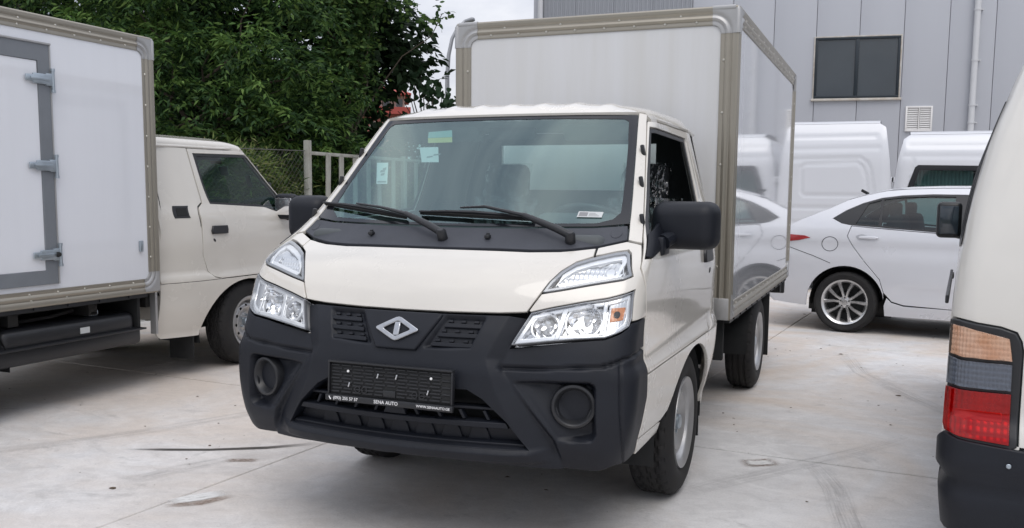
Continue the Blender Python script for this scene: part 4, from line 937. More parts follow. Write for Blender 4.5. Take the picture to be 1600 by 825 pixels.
    for s in (1, -1):
        b = MB(); b.box((s*(Wd-.03), (y0+y1)/2, z0-.022), (.05, y1-y0-.2, .03))
        for i in range(12): b.box((s*(Wd-.012), y0+.25+i*.25, z0-.018), (.03, .05, .024))
        b.build('under_frame', 'satin_black', cb)
def build_chassis(T):
    b = MB()
    for s in (1, -1): b.box((s*.36, 1.75, .56), (.07, 4.9, .13))
    for y in (1.0, 1.5, 2.1, 3.0, 3.6, 4.1): b.box((0, y, .60), (1.5, .07, .08))
    b.tube([(-.72, 2.606, .335), (.72, 2.606, .335)], .055, 12); b.lathe([(0, -.13), (.10, -.10), (.14, 0), (.10, .10), (0, .13)], 18, Matrix.Translation((0, 2.606, .335))); b.tube([(-.6, 0, .33), (.6, 0, .33)], .045, 10); b.tube([(0, .6, .42), (0, 2.5, .36)], .04, 10)
    b.box((0, .2, .55), (.5, 1.3, .3), bev=.05); b.build('chassis', 'underbody', T)
    MB().box((0, -.62, .56), (1.15, .62, .16), bev=.04).build('engine_undertray', 'underbody', T)
    for s in (1, -1):
        V = []; F = []
        for i, t in enumerate(np.linspace(-.1, PI+.1, 22)):
            for x in (.5, .80): V.append((s*x, 2.606+.43*math.cos(t), .335+.345*math.sin(t)))
        for i in range(21): F.append((2*i, 2*i+1, 2*i+3, 2*i+2))
        mk('rear_mudguard', V, F, 'matt_black', T, 40); MB().box((s*.70, 3.08, .40), (.27, .014, .48), bev=.004).build('mud_flap', 'matt_black', T)
        MB().box((s*.60, 1.16, .56), (.42, .03, .26), bev=.01).build('splash_panel', 'matt_black', T)
        b = MB(); b.box((s*.71, 4.16, .60), (.24, .05, .13), bev=.01); b.box((s*.80, 4.10, .60), (.02, .16, .10), bev=.004); tl = b.build('tail_lamp', 'satin_black', T); MB().box((s*.71, 4.19, .60), (.2, .012, .09), bev=.005).build('lens', 'red_lens', tl)
    # fuel tank on the kerb side
    b = MB(); b.box((-.60, 1.70, .475), (.40, 1.04, .15), bev=.05, seg=3); b.box((-.60, 1.70, .385), (.42, 1.12, .12), bev=.03, seg=2); b.box((-.60, 1.70, .43), (.47, 1.16, .012), bev=.003); ft = b.build('fuel_tank', 'satin_black', T, 40)
    MB().box((-.803, 1.62, .48), (.004, .075, .038)).build('label', 'paper', ft); b = MB(); b.tube([(-.7, 1.48, .69), (-.7, 1.48, .59)], .004, 6); b.box((-.72, 1.49, .575), (.06, .085, .05), bev=.018, seg=2); b.build('filler_cap', 'zinc', ft)
    b = MB(); b.tube([(-.62, 2.2, .57), (-.66, 2.0, .57), (-.7, 1.8, .58), (-.68, 1.6, .60)], .012, 8); b.build('fuel_hose', 'rubber', ft)
    b = MB(); b.box((-.70, 2.33, .55), (.06, .05, .25)); b.box((-.7, 2.55, .44), (.04, .5, .03)); b.build('tank_bracket', 'satin_black', T); MB().box((-.78, .99, .62), (.05, .02, .5)).build('cab_bracket', 'casting', T)
    MB().box((0, 1.75, .64), (1.5, 2.6, .02)).build('dark_underfill', 'underbody', T)  # dark sheet added below the cargo floor to blacken the shaded underside

truck = build_truck()
tag(truck, 'cream box truck facing the camera with black bumper, emblem and number plate holder', None, 'cream box trucks on the yard')
truck2 = copy_tree(truck); truck2.location = (-3.90, 1.86, 0); truck2.rotation_euler = (0, 0, PI)
tag(truck2, 'cream box truck facing away beside the trees, hinged door in its white cargo body', None, 'cream box trucks on the yard')
for c in truck2.children:
    if c.name.startswith(('cargo_box', 'side_door')): c.location.y = -.07
# only the nearer truck is fitted with a plate holder

# ------------------------------------------------------------------ cream van at the right edge (only its rear corner is in view)
VAN = Wrap([.25, .45, .6, .7, .95, 1.1, 1.25, 1.4, 1.55, 1.7, 1.85, 1.97], [-.03, -.05, -.04, 0, 0, .01, .035, .075, .125, .19, .27, .40], [.3, 1.2, 1.9], [.05, .05, .06],
           [.25, .45, .6, .7, .8, .95, 1.1, 1.25, 1.4, 1.55, 1.7, 1.85, 1.97], [.83, .85, .852, .85, .848, .846, .839, .821, .798, .764, .716, .66, .54], .11)
def build_van():
    h = R(-3.6); T = thing('delivery_van', 'cream van at the right edge, rear corner with tall red and amber tail lamp', 'van', (1.93+.78*math.cos(h), -.95+.78*math.sin(h), 0), h)
    p = panel; U = VAN.u; LEN = 4.3
    lamp = [(-.893, .985), (-.83, .987), (-.70, .972), (-.655, .958), (-.64, .930), (-.634, .90), (-.634, .60), (-.66, .585), (-.80, .598), (-.845, .606), (-.868, .625)]
    bump = [(-.50, .592), (-.634, .597), (-.80, .610), (-.862, .622), (-.92, .595), (-1.02, .565), (-1.10, .54), (-1.10, .30), (-.5, .28), (.5, .28), (1.10, .30), (1.10, .54), (.92, .595), (.862, .622), (.634, .597)]
    side_w = [(-U(.20, 1.22), 1.22), (-U(1.35, 1.16), 1.16), (-U(1.40, 1.70), 1.70), (-U(.34, 1.70), 1.70)]
    side_w2 = [(-U(1.46, 1.16), 1.16), (-U(2.35, 1.14), 1.14), (-U(2.35, 1.68), 1.68), (-U(1.50, 1.70), 1.70)]
    side_w3 = [(-U(2.42, 1.14), 1.14), (-U(3.35, 1.12), 1.12), (-U(3.0, 1.60), 1.60), (-U(2.43, 1.68), 1.68)]
    a = [(-U(3.35+.37*math.cos(t), .33), .30+.37*math.sin(t)) for t in np.linspace(0, PI, 17)]
    a2 = [(-U(.95+.36*math.cos(t), .33), .30+.36*math.sin(t)) for t in np.linspace(0, PI, 17)]
    body = [(-.60, .60), (-.60, 1.95), (-U(1.0, 1.95), 1.95), (-U(2.9, 1.95), 1.95), (-U(3.1, 1.62), 1.62), (-U(3.7, 1.15), 1.15), (-U(LEN, .95), .95), (-U(LEN, .30), .30)]+a+a2+[(-1.11, .30), (-1.11, .545), (-1.02, .57), (-.925, .585), (-.862, .61)]
    seam_l = [(-U(1.43, 1.9), 1.9), (-U(1.43, .33), .33)]
    bs = p('body_side', [body[:-5]+body[-5:], lamp, side_w, side_w2, side_w3], VAN, 'van_cream', T, step=.06, gap=.002)
    for nm, w in (('side_window', side_w), ('side_window', side_w2), ('door_window', side_w3)):
        p(nm, w, VAN, 'car_glass', T, off=-.006, depth=0, gap=0, edge=0, step=.08); r = inset(w if area2(w) > 0 else w[::-1], .03); p('window_seal', [w, r], VAN, 'satin_black', T, off=.004, depth=.012, gap=0, step=.06)
    back = [(-.60, .60), (.60, .60), (.60, 1.95), (-.60, 1.95)]; bwin = [(-.56, 1.12), (.56, 1.12), (.52, 1.72), (-.52, 1.72)]
    p('tailgate', [back, bwin], VAN, 'van_cream', T, step=.06); p('rear_window', bwin, VAN, 'car_glass', T, off=-.004, depth=0, gap=0, edge=0, step=.08)
    rs = [(-a_, b_) for a_, b_ in [(-.60, .60), (-.60, 1.95), (-U(2.9, 1.95), 1.95), (-U(3.7, 1.15), 1.15), (-U(LEN, .95), .95), (-U(LEN, .30), .30), (-1.11, .30), (-1.11, .545), (-.925, .585)]]
    p('body_side', rs, VAN, 'van_cream', T, step=.1)
    p('bumper', bump, VAN, 'black_plastic', T, off=.006, depth=.05, gap=.001, edge=.008, step=.04, disp=lambda V: -.02*sstep(-np.abs(V[:, 1]-.468)+.012, 0, .012)+.008*sstep(V[:, 1]-.475, 0, .02))
    for s in (-1, 1):
        L_ = lamp if s < 0 else [(-a_, b_) for a_, b_ in lamp]; cc = L_ if area2(L_) > 0 else L_[::-1]
        fr = p('tail_lamp', cc, VAN, 'satin_black', T, off=.006, depth=.03, gap=.002, edge=.006, step=.03)
        seg = lambda q: [(s*-a_, b_) for a_, b_ in q]
        rib = lambda k: (lambda V: .0025*np.abs(np.sin(V[:, 0]*PI/k)))
        A1 = seg([(-.852, .970), (-.80, .967), (-.672, .940), (-.660, .866), (-.80, .866), (-.855, .873)]); A2 = seg([(-.855, .866), (-.80, .859), (-.660, .859), (-.659, .772), (-.80, .770), (-.857, .774)]); A3 = seg([(-.858, .766), (-.80, .763), (-.658, .765), (-.657, .604), (-.80, .612), (-.850, .622), (-.862, .64)])
        fac = lambda kx, kz, am: (lambda V: am*np.abs(np.sin(V[:, 0]*PI/kx))+am*.7*np.abs(np.sin(V[:, 1]*PI/kz)))
        rk = dict(depth=0, gap=.002, edge=0, step=.0035, estep=.01)
        p('reflector', A1, VAN, 'lamp_back', fr, off=.008, disp=fac(.0115, .017, .0035), **rk); p('reflector', A2, VAN, 'lamp_back_dark', fr, off=.008, disp=fac(.0115, .017, .0035), **rk); p('reflector', A3, VAN, 'lamp_back', fr, off=.008, disp=fac(.019, .024, .0028), **rk)
        p('reflector_band', seg([(-.82, .665), (-.68, .665), (-.68, .70), (-.82, .70)]), VAN, 'lamp_white', fr, off=.0125, depth=.004, gap=0, edge=.003, step=.02)
        for nm, q, gm in (('amber_lens', A1, 'amber_glass'), ('clear_lens', A2, 'smoke_glass'), ('red_lens', A3, 'red_glass')): p(nm, q, VAN, gm, fr, off=.019, depth=.010, gap=0, edge=.003, step=.02)
        c = lift_pts(VAN, [(s*.655, .545)], .022)[0]; MB().lathe([(0, .003), (.006, .0025), (.008, 0)], 12, frame(tuple(c), (0, -1, 0), (1, 0, 0))).build('bumper_screw', 'zinc', T)
    # roof, mirror, slide rail, wheels
    V = []; F = []; us = np.linspace(-1, 1, 21)
    for y in np.linspace(.36, 2.95, 12):
        for q in us: V.append((q*.545, y, 1.955+.045*(1-q*q)*min(1, (y-.3)*3)))
    for j in range(11):
        for i in range(20): b_ = j*21+i; F.append((b_, b_+1, b_+22, b_+21))
    mk('roof', V, F, 'van_cream', T, 60)
    b = MB(); b.box((-.905, 3.05, 1.24), (.14, .08, .22), bev=.03, seg=4); m = b.build('door_mirror', 'satin_black', T, 60); MB().box((-.905, 3.006, 1.24), (.105, .01, .17), bev=.004).build('mirror_glass', 'building_glass', m); MB().tube([(-.80, 3.10, 1.14), (-.89, 3.06, 1.16)], .025, 8).build('mirror_arm', 'satin_black', m)
    MB().box((-.862, 1.0, 1.02), (.012, 1.3, .03), bev=.004).build('door_rail', 'satin_black', T); MB().box((-.86, 2.0, .98), (.014, .10, .03), bev=.006).build('door_handle', 'satin_black', T)
    SF = lambda u, z: np.stack([-np.asarray(u, float), np.full(np.shape(u), 3.45), np.asarray(z, float)], -1)
    mk('front_end', [(-.8, 4.28, .3), (.8, 4.28, .3), (.78, 4.25, .95), (-.78, 4.25, .95), (.7, 3.65, 1.15), (-.7, 3.65, 1.15), (.55, 2.95, 1.93), (-.55, 2.95, 1.93)], [(0, 3, 2, 1), (3, 5, 4, 2)], 'van_cream', T, 20); mk('windscreen', [(.68, 3.64, 1.17), (-.68, 3.64, 1.17), (.53, 2.96, 1.9), (-.53, 2.96, 1.9)], [(0, 1, 3, 2)], 'building_glass', T)
    mk('inner_floor', [(-.8, 0, .5), (.8, 0, .5), (.8, 4.2, .5), (-.8, 4.2, .5)], [(0, 1, 2, 3)], 'interior', T)
    for s in (-1, 1):
        for y in (.95, 3.35): wheel(T, s*.83, y, s, tread=False)
build_van()

# ------------------------------------------------------------------ pearl saloon car
def build_sedan():
    a = R(-10); p0 = Vector((1.255, 5.72, 0)); T = thing('saloon_car', 'pearl white saloon car in side view, rear half showing between box truck and van', 'car', p0, a)
    wz = pchip([.18, .35, .55, .75, .88, .93, 1.02, 1.10, 1.40, 1.48], [.80, .845, .862, .858, .846, .848, .832, .80, .62, .56])
    def wd(s, z):
        t = np.clip((-.25-s)/.68, 0, 1.05); q = np.clip((s-2.6)/.85, 0, 1.05); return wz(z)*(1-.24*t**2.4)*(1-.22*q**2.2)
    CY = .86                                    # local y of the centre line; near side at y = CY - w
    SN = lambda s, z: np.stack([np.asarray(s, float), CY-wd(s, z), np.asarray(z, float)], -1)
    SFA = lambda u, z: np.stack([-np.asarray(u, float), CY+wd(-np.asarray(u), z), np.asarray(z, float)], -1)
    prof = [(-.70, 1.015), (-.47, 1.147), (-.22, 1.254), (-.04, 1.345), (.1, 1.388), (.31, 1.438), (.51, 1.457), (.80, 1.466), (1.07, 1.466), (1.45, 1.445), (1.75, 1.375), (2.42, 1.03)]
    wind = [(-.16, 1.155), (-.043, 1.235), (.106, 1.308), (.279, 1.363), (.465, 1.388), (.745, 1.402), (1.082, 1.399), (1.45, 1.37), (1.70, 1.29), (2.20, 1.03), (2.15, 1.01), (1.037, 1.032), (.552, 1.056), (.308, 1.077), (.01, 1.095), (-.068, 1.109)]
    archp = lambda cx, r: [(cx+r*math.cos(t), .30+r*math.sin(t)) for t in np.linspace(.15, PI-.1, 21)]
    dcut = [(.03, 1.083), (.0, .98), (.06, .88), (.18, .73), (.33, .56), (.372, .43)]
    body = prof+[(2.38, .99), (1.04, 1.020), (.31, 1.065)]+dcut+archp(0, .378)+[(-.385, .25), (-.74, .27), (-.85, .36), (-.90, .55), (-.89, .80), (-.80, .97)]
    rdoor = dcut+[(.40, .40), (.45, .345), (.56, .315), (1.04, .300), (1.04, 1.018), (.31, 1.063)]
    fdoor = [(1.045, .300), (2.05, .30), (2.12, .60), (2.15, .98), (1.045, 1.018)]
    fend = [(2.155, .985), (2.42, 1.02), (2.9, .93), (3.28, .80), (3.42, .62), (3.42, .27), (2.96, .26)]+archp(2.57, .378)+[(2.18, .30), (2.06, .30), (2.125, .60)]
    sill = [(.375, .30), (.40, .385), (.45, .335), (.56, .305), (2.05, .29), (2.18, .29), (2.19, .19), (.38, .19)]
    for sg, S in ((1, SN), (-1, SFA)):
        k = dict(sgn=sg); p = panel
        bs = p('body_side', [body, wind], S, 'pearl_paint', T, step=.04, **k)
        rd = p('rear_door', rdoor, S, 'pearl_paint', T, step=.04, disp=lambda V: -.012*sstep(-np.abs(V[:, 1]-.445)+.06, 0, .05)*sstep(np.abs(V[:, 0]), .45, .6), **k)
        p('front_door', fdoor, S, 'pearl_paint', T, step=.05, **k); p('front_wing', fend, S, 'pearl_paint', T, step=.05, **k); p('sill', sill, S, 'pearl_paint', T, step=.05, **k)
        # glazing
        q3 = [(-.16, 1.155), (-.043, 1.235), (.106, 1.308), (.17, 1.33), (.06, 1.09), (.01, 1.095), (-.068, 1.109)]
        p('quarter_trim', q3, S, 'satin_black', bs, off=-.004, gap=0, step=.05, **k)
        rg = [(.065, 1.09), (.175, 1.331), (.279, 1.363), (.465, 1.388), (.745, 1.402), (.95, 1.40), (.95, 1.036), (.552, 1.056), (.308, 1.077)]
        p('rear_window', rg, S, 'car_glass', rd, off=-.012, depth=0, gap=-.004, edge=0, step=.06, **k)
        p('window_bar', [(.285, 1.07), (.312, 1.07), (.300, 1.37), (.275, 1.365)], S, 'satin_black', rd, off=-.006, gap=0, edge=.002, **k)
        p('door_pillar_trim', [(.95, 1.03), (1.10, 1.025), (1.10, 1.40), (.95, 1.40)], S, 'satin_black', bs, off=-.004, gap=0, **k)
        p('front_window', [(1.10, 1.028), (2.15, 1.01), (2.20, 1.03), (1.70, 1.29), (1.45, 1.37), (1.10, 1.398)], S, 'car_glass', bs, off=-.012, depth=0, gap=-.004, edge=0, step=.06, **k)
        wi = inset(wind if area2(wind) > 0 else wind[::-1], .016); p('window_seal', [wind, wi], S, 'satin_black', bs, off=-.004, depth=.004, gap=0, edge=.001, **k)
        for nm, s0 in (('door_handle', .10), ('door_handle', 1.18)): p(nm, [(s0, .965), (s0+.03, .958), (s0+.17, .955), (s0+.21, .966), (s0+.17, .982), (s0+.03, .984)], S, 'pearl_paint', rd, off=.022, depth=.024, gap=0, edge=.007, step=.02, **k)
        p('handle_recess', [(.14+.055*math.cos(t), .975+.026*math.sin(t)) for t in np.linspace(0, 2*PI, 18)[:-1]], S, 'dull_chrome', rd, off=.001, depth=0, gap=0, edge=0, step=.02, **k)
        if sg > 0:
            cc = [(-.165+.082*math.cos(t), .897+.075*math.sin(t)) for t in np.linspace(0, 2*PI, 40)[:-1]]; p('fuel_flap_gap', [cc, inset(cc, .006)], S, 'satin_black', bs, off=.0012, depth=0, gap=0, edge=0, step=.02, estep=.02)
        p('bumper_seam', [(-.15, .70), (-.33, .77), (-.62, .86), (-.62, .866), (-.33, .776), (-.15, .706)], S, 'gap_dark', bs, off=.0012, depth=0, gap=0, edge=0, step=.03, **k)
        p('tail_lamp', [(-.36, .955), (-.42, .975), (-.62, .985), (-.80, .985), (-.82, .90), (-.62, .905), (-.48, .925)], S, 'red_lens', T, off=.006, depth=.02, gap=0, edge=.004, **k)
        mw = MB(); V = []; F = []
        for i, t in enumerate(np.linspace(-.1, PI+.1, 20)):
            for yy in (.06, .34): V.append((.36*math.cos(t), (yy if sg > 0 else 2*CY-yy), .30+.36*math.sin(t)))
        for cx in (0, 2.57): mw = MB(); mw.add([(v[0]+cx, v[1], v[2]) for v in V], [(2*i, 2*i+1, 2*i+3, 2*i+2) for i in range(19)]); mw.box((cx, .34 if sg > 0 else 2*CY-.34, .4), (.8, .02, .5)); mw.build('wheel_arch_liner', 'matt_black', T)
        for cx in (0, 2.57):
            w = wheel(T, cx, 0, 1, r=.31, w=.19, rim=.222, kind='alloy', tread=False); w.location = (cx, .02 if sg > 0 else 2*CY-.02, .31); w.rotation_euler = (0, 0, -PI/2 if sg > 0 else PI/2)
    def top(name, pts, m, bulge=.05, off=0, inset_=0):
        V = []; F = []; n = 17
        for s, z in pts:
            hw = float(wd(np.array(s), np.array(z)))-inset_
            for i in range(n): q = -1+2*i/(n-1); V.append((s, CY+q*hw, z+off+bulge*(1-q*q)))
        for j in range(len(pts)-1):
            for i in range(n-1): b = j*n+i; F.append((b, b+1, b+n+1, b+n))
        return mk(name, V, F, m, T, 60)
    top('roof', [(.02, 1.366)]+prof[4:10], 'pearl_paint', .03); top('rear_screen', prof[0:4]+[(.02, 1.366)], 'building_glass', .03, 0, .03); top('windscreen', prof[9:12], 'building_glass', .03, 0, .02)
    top('boot_lid', [(-.93, .90), (-.90, 1.0), (-.80, 1.03), (-.70, 1.02)], 'pearl_paint', .02); top('bonnet', [(2.42, 1.02), (2.9, .94), (3.28, .81), (3.42, .62)], 'pearl_paint', .04)
    top('rear_bumper', [(-.74, .27), (-.86, .36), (-.93, .55), (-.93, .90)], 'pearl_paint', 0); top('front_bumper', [(3.42, .62), (3.45, .45), (3.40, .25)], 'pearl_paint', 0)
    MB().box((-.02, CY, 1.425), (.09, .02, .03), rot=Matrix.Rotation(.5, 3, 'Y'), bev=.006).build('roof_aerial', 'satin_black', T)
    b = MB(); b.box((1.3, CY, .26), (3.4, 1.3, .12)); b.box((1.3, CY, .62), (2.0, 1.45, .5), bev=.05); b.build('underbody', 'underbody', T)
    for s, y in ((.45, .42), (.45, 1.30), (1.45, .42), (1.45, 1.30)):
        st = MB().box((s, y, .90), (.16, .46, .60), rot=Matrix.Rotation(-.2, 3, 'Y'), bev=.05, seg=3).build('seat', 'seat_fabric', T); MB().box((s-.07, y, 1.24), (.09, .25, .16), bev=.035, seg=3).build('headrest', 'seat_fabric', st)
    MB().box((-.25, CY, 1.0), (.5, 1.3, .03)).build('parcel_shelf', 'trim_grey', T)
build_sedan()

# ------------------------------------------------------------------ two white vans end to end behind the car
def groove(V, lines, w=.028, d=.012): 
    q = segdist(V, lines, False); return -d*(1-sstep(q, w*.25, w))
def build_bus(label, name, s0, s1, top, tail_right, grooves, window=None, loc=(0, 10.1)):
    T = thing(name, label, 'van', (0, loc[1], 0), 0, None)
    e = s1 if tail_right else s0; sg = 1 if tail_right else -1
    def S(s, z):
        s = np.asarray(s, float); z = np.asarray(z, float); t = np.clip((z-1.75)/(top-1.75), 0, 1.02); c = np.clip((sg*(s-e)+.16)/.16, 0, 1.2)
        return np.stack([s, .17*t**2.6+.09*c**2+.015*np.clip((.75-z)/.4, 0, 1)**2, z], -1)
    def prof(z): return np.interp(z, [.35, 1.0, 1.445, 1.895, top-.06, top], [.005, .0, 0, .045, .115, .20])
    zs = [.35, 1.0, 1.445, 1.895, top-.06, top]
    end = [(e-sg*float(prof(z)), z) for z in zs]; o = s0 if tail_right else s1
    arcs = []
    for cx in ((s1-1.0, s0+.95) if tail_right else (s1-.95, s0+1.0)): arcs.append([(cx+.40*math.cos(t), .35+.40*math.sin(t)) for t in np.linspace(.0, PI, 15)])
    poly = [(o, .35)]
    if tail_right: poly = [(o, .35)]+[q for a in sorted(arcs, key=lambda a: a[0][0]) for q in a[::-1]]+end+[(o+.9, top), (o+.6, top-.25), (o+.15, 1.3), (o, 1.0)]
    else: poly = end[::-1]+[q for a in sorted(arcs, key=lambda a: a[0][0]) for q in a[::-1]]+[(o, .35), (o, 1.0), (o-.15, 1.3), (o-.6, top-.25), (o-.9, top)]
    loops = [poly]+([window] if window else [])
    panel('body_side', loops, S, 'white_paint', T, step=.03, estep=.06, gap=0, edge=.006, disp=lambda V: groove(V, grooves))
    V = []; F = []; n = 9; xs = [o+(.9 if tail_right else -.9), (s0+s1)/2, e-sg*.20]
    prf = [(.17, top), (.23, top+.03), (.4, top+.055), (1.0, top+.07), (1.6, top+.055), (1.8, top+.02), (1.95, top-.1), (2.0, 1.7), (2.0, .35)]
    for x in xs:
        for y, z in prf: V.append((x, y, z))
    for j in range(len(xs)-1):
        for i in range(n-1): b = j*n+i; F.append((b, b+1, b+n+1, b+n))
    mk('roof', V, F, 'white_paint', T, 50)
    V = [(e-sg*float(prof(z)), y, z) for z in zs for y in (.1+.1*(z > 2.1), 1.0, 1.95)]; mk('rear_doors', V, [(i*3+j, i*3+j+1, i*3+4+j, i*3+3+j) for i in range(5) for j in range(2)], 'white_paint', T, 50)
    MB().box((o+(.45 if tail_right else -.45), 1.0, .8), (.95, 1.7, .85), bev=.2, seg=3).build('front_end', 'white_paint', T)
    for z in (1.62, 1.02): MB().box((e+sg*.005, .085, z), (.05, .05, .085), bev=.012).build('rear_door_hinge', 'white_paint', T)
    if window:
        panel('side_window', window, S, 'car_glass', T, off=-.006, depth=0, gap=0, edge=0, step=.06); r = inset(window if area2(window) > 0 else window[::-1], .07); panel('window_border', [window, r], S, 'frit', T, off=-.003, depth=.003, gap=0, edge=.001, step=.05)
        x0, x1 = min(q[0] for q in r)+.04, min(min(q[0] for q in r)+.78, max(q[0] for q in r)); V = []; F = []
        for i in range(121):
            x = x0+(x1-x0)*i/120; y = .10+.018*math.sin(i*.84); V += [(x, y, 1.30), (x, y, max(q[1] for q in r)+.02)]
        for i in range(120): F.append((2*i, 2*i+2, 2*i+3, 2*i+1))
        mk('curtain', V, F, 'paper', T, 60); mk('dark_cabin', [(s0+.1, .4, .6), (s1-.1, .4, .6), (s1-.1, .4, top-.1), (s0+.1, .4, top-.1)], [(0, 1, 2, 3)], 'interior', T)
    for cx in ((s1-1.0, s0+.95) if tail_right else (s1-.95, s0+1.0)):
        w = wheel(T, cx, 0, 1, tread=False); w.location = (cx, .05, .335); w.rotation_euler = (0, 0, -PI/2)
    MB().box(((s0+s1)/2, 1.0, .42), (s1-s0-.3, 1.8, .2)).build('underbody', 'underbody', T)
    return T
build_bus('windowless white panel van with pressed side panel, parked behind the saloon car', 'panel_van', -3.7, 1.64, 2.425, True,
          [[(-2.6, 2.225), (1.403, 2.242)], [(-2.8, 2.045), (1.45, 2.067)], [(-.6, 1.90), (.27, 1.912), (1.205, 1.924), (1.29, 1.86), (1.34, 1.75), (1.40, 1.40), (1.42, .75)],
           [(.41, 1.42), (.40, 1.80), (.44, 1.846), (1.165, 1.861), (1.24, 1.80), (1.29, 1.66), (1.325, 1.42), (1.28, 1.39), (.46, 1.385), (.41, 1.42)], [(-3.4, 1.20), (1.55, 1.215)], [(-3.4, .99), (1.6, 1.0)]])
build_bus('white minibus behind the car with dark curtained side window, parked against the building', 'minibus', 1.645, 6.9, 2.255, False,
          [[(1.83, 2.098), (5.9, 2.075)], [(1.77, 1.947), (6.1, 1.925)], [(1.80, 1.2), (1.815, 1.36), (1.90, 1.9)]],
          window=[(1.80, 1.36), (1.86, 1.58), (1.925, 1.79), (1.965, 1.822), (2.95, 1.805), (3.0, 1.76), (3.0, 1.40), (2.95, 1.36)])

# ------------------------------------------------------------------ warehouse
def build_warehouse():
    T = thing('warehouse', 'grey clad warehouse wall behind the vans with one dark two-pane window and white louvre', 'building', (.799, 17.522, 0), math.atan2(.134, .991))
    H = 9.0; pit = .887
    def cut(s0, s1):
        return MB().box(((s0+s1)/2, .03, H/2), (s1-s0-.010, .06, H), bev=.006, seg=2)
    proto = cut(0, pit); base = None
    for k in range(-1, 12):
        s = -2.644+pit*(k)
        if base is None: base = proto.build('wall_panel', 'cladding', T); o = base
        else: o = base.copy(); COL.objects.link(o)
        o.location = (s, 0, 0)
    base2 = None
    for k in range(4):
        if base2 is None:
            pts = []; n = 9
            for i in range(n):
                x = pit*i/n; q = pit/n; pts += [(x, .0), (x+q*.42, 0), (x+q*.5, -.022), (x+q*.88, -.022), (x+q*.96, 0)]
            pts += [(pit-.004, 0)]; V = [(x, y, z) for z in (0, H) for x, y in pts]; m = len(pts); base2 = mk('ribbed_sheet', V, [(i, i+1, m+i+1, m+i) for i in range(m-1)], 'ribbed_cladding', T, 20); o = base2
        else: o = base2.copy(); COL.objects.link(o)
        o.location = (-3.531-pit*(k+1), 0, 0)
    MB().box((1.0, .10, H/2), (15.9, .08, H-.04)).build('inner_wall', 'joint_grey', T)
    MB().box((-7.10, 4.0, H/2), (.08, 8.0, H)).build('end_wall', 'cladding', T); MB().box((-7.11, -.012, H/2), (.13, .05, H), bev=.004).build('corner_flashing', 'cladding', T)
    MB().box((1.0, 4.0, H+.04), (16.6, 8.4, .08)).build('roof', 'cladding', T)
    # window
    s0, s1, z0, z1 = -.877, .847, 3.492, 4.783; w = .05
    fr = MB()
    fr.box(((s0+s1)/2, -.02, z1-w/2), (s1-s0, .06, w), bev=.004); fr.box(((s0+s1)/2, -.02, z0+w/2), (s1-s0, .06, w), bev=.004)
    for x in (s0+w/2, s1-w/2): fr.box((x, -.02, (z0+z1)/2), (w, .06, z1-z0-2*w), bev=.004)
    fr.box(((s0+s1)/2-.005, -.02, (z0+z1)/2), (.075, .06, z1-z0-2*w), bev=.004); wf = fr.build('window', 'window_frame', T)
    mid = (s0+s1)/2-.005
    for a, b in ((s0+w, mid-.0375), (mid+.0375, s1-w)): MB().box(((a+b)/2, -.008, (z0+z1)/2), (b-a, .012, z1-z0-2*w)).build('pane', 'building_glass', wf)
    MB().box(((s0+s1)/2, -.035, z0-.03), (s1-s0+.12, .09, .05), bev=.006).build('sill', 'sill_white', wf)
    b = MB(); b.box((s0-.018, -.012, (z0+z1)/2), (.03, .03, z1-z0), bev=.004); b.box((s1+.018, -.012, (z0+z1)/2), (.03, .03, z1-z0), bev=.004); b.box(((s0+s1)/2, -.012, z1+.016), (s1-s0+.07, .03, .03), bev=.004); b.build('window_trim', 'sill_white', wf)
    # louvre
    s0, s1, z0, z1 = 1.01, 1.545, 2.77, 3.30; b = MB()
    for x in (s0+.018, s1-.018): b.box((x, -.03, (z0+z1)/2), (.036, .06, z1-z0), bev=.005)
    for z in (z0+.018, z1-.018): b.box(((s0+s1)/2, -.03, z), (s1-s0-.072, .06, .036), bev=.005)
    b.box(((s0+s1)/2, -.03, (z0+z1)/2), (.02, .05, z1-z0-.072)); lv = b.build('louvre', 'louvre_white', T); MB().box(((s0+s1)/2, -.006, (z0+z1)/2), (s1-s0-.06, .008, z1-z0-.06)).build('louvre_back', 'gap_dark', lv)
    pr = None
    for i in range(10):
        for sx in (-1, 1):
            if pr is None: o = pr = MB().box((0, 0, 0), ((s1-s0)/2-.05, .006, .052), rot=Matrix.Rotation(R(-38), 3, 'X')).build('slat', 'louvre_white', lv)
            else: o = pr.copy(); COL.objects.link(o)
            o.location = ((s0+s1)/2+sx*((s1-s0)/4-.007), -.032, z0+.062+i*.0455)
    # downpipes
    for x, z in ((2.29, 0), (-7.0, 0)):
        dp = MB().tube([(x, -.115, 0), (x, -.115, H-.1)], .062, 16).build('downpipe', 'pipe_white', T)
        for zz in (1.6, 2.94, 3.30, 4.22, 5.25, 6.4): b = MB(); b.tube([(x, -.115, zz-.02), (x, -.115, zz+.02)], .072, 16); b.box((x+.05, -.05, zz), (.14, .09, .02)); b.build('pipe_clamp', 'pipe_white', dp)
build_warehouse()

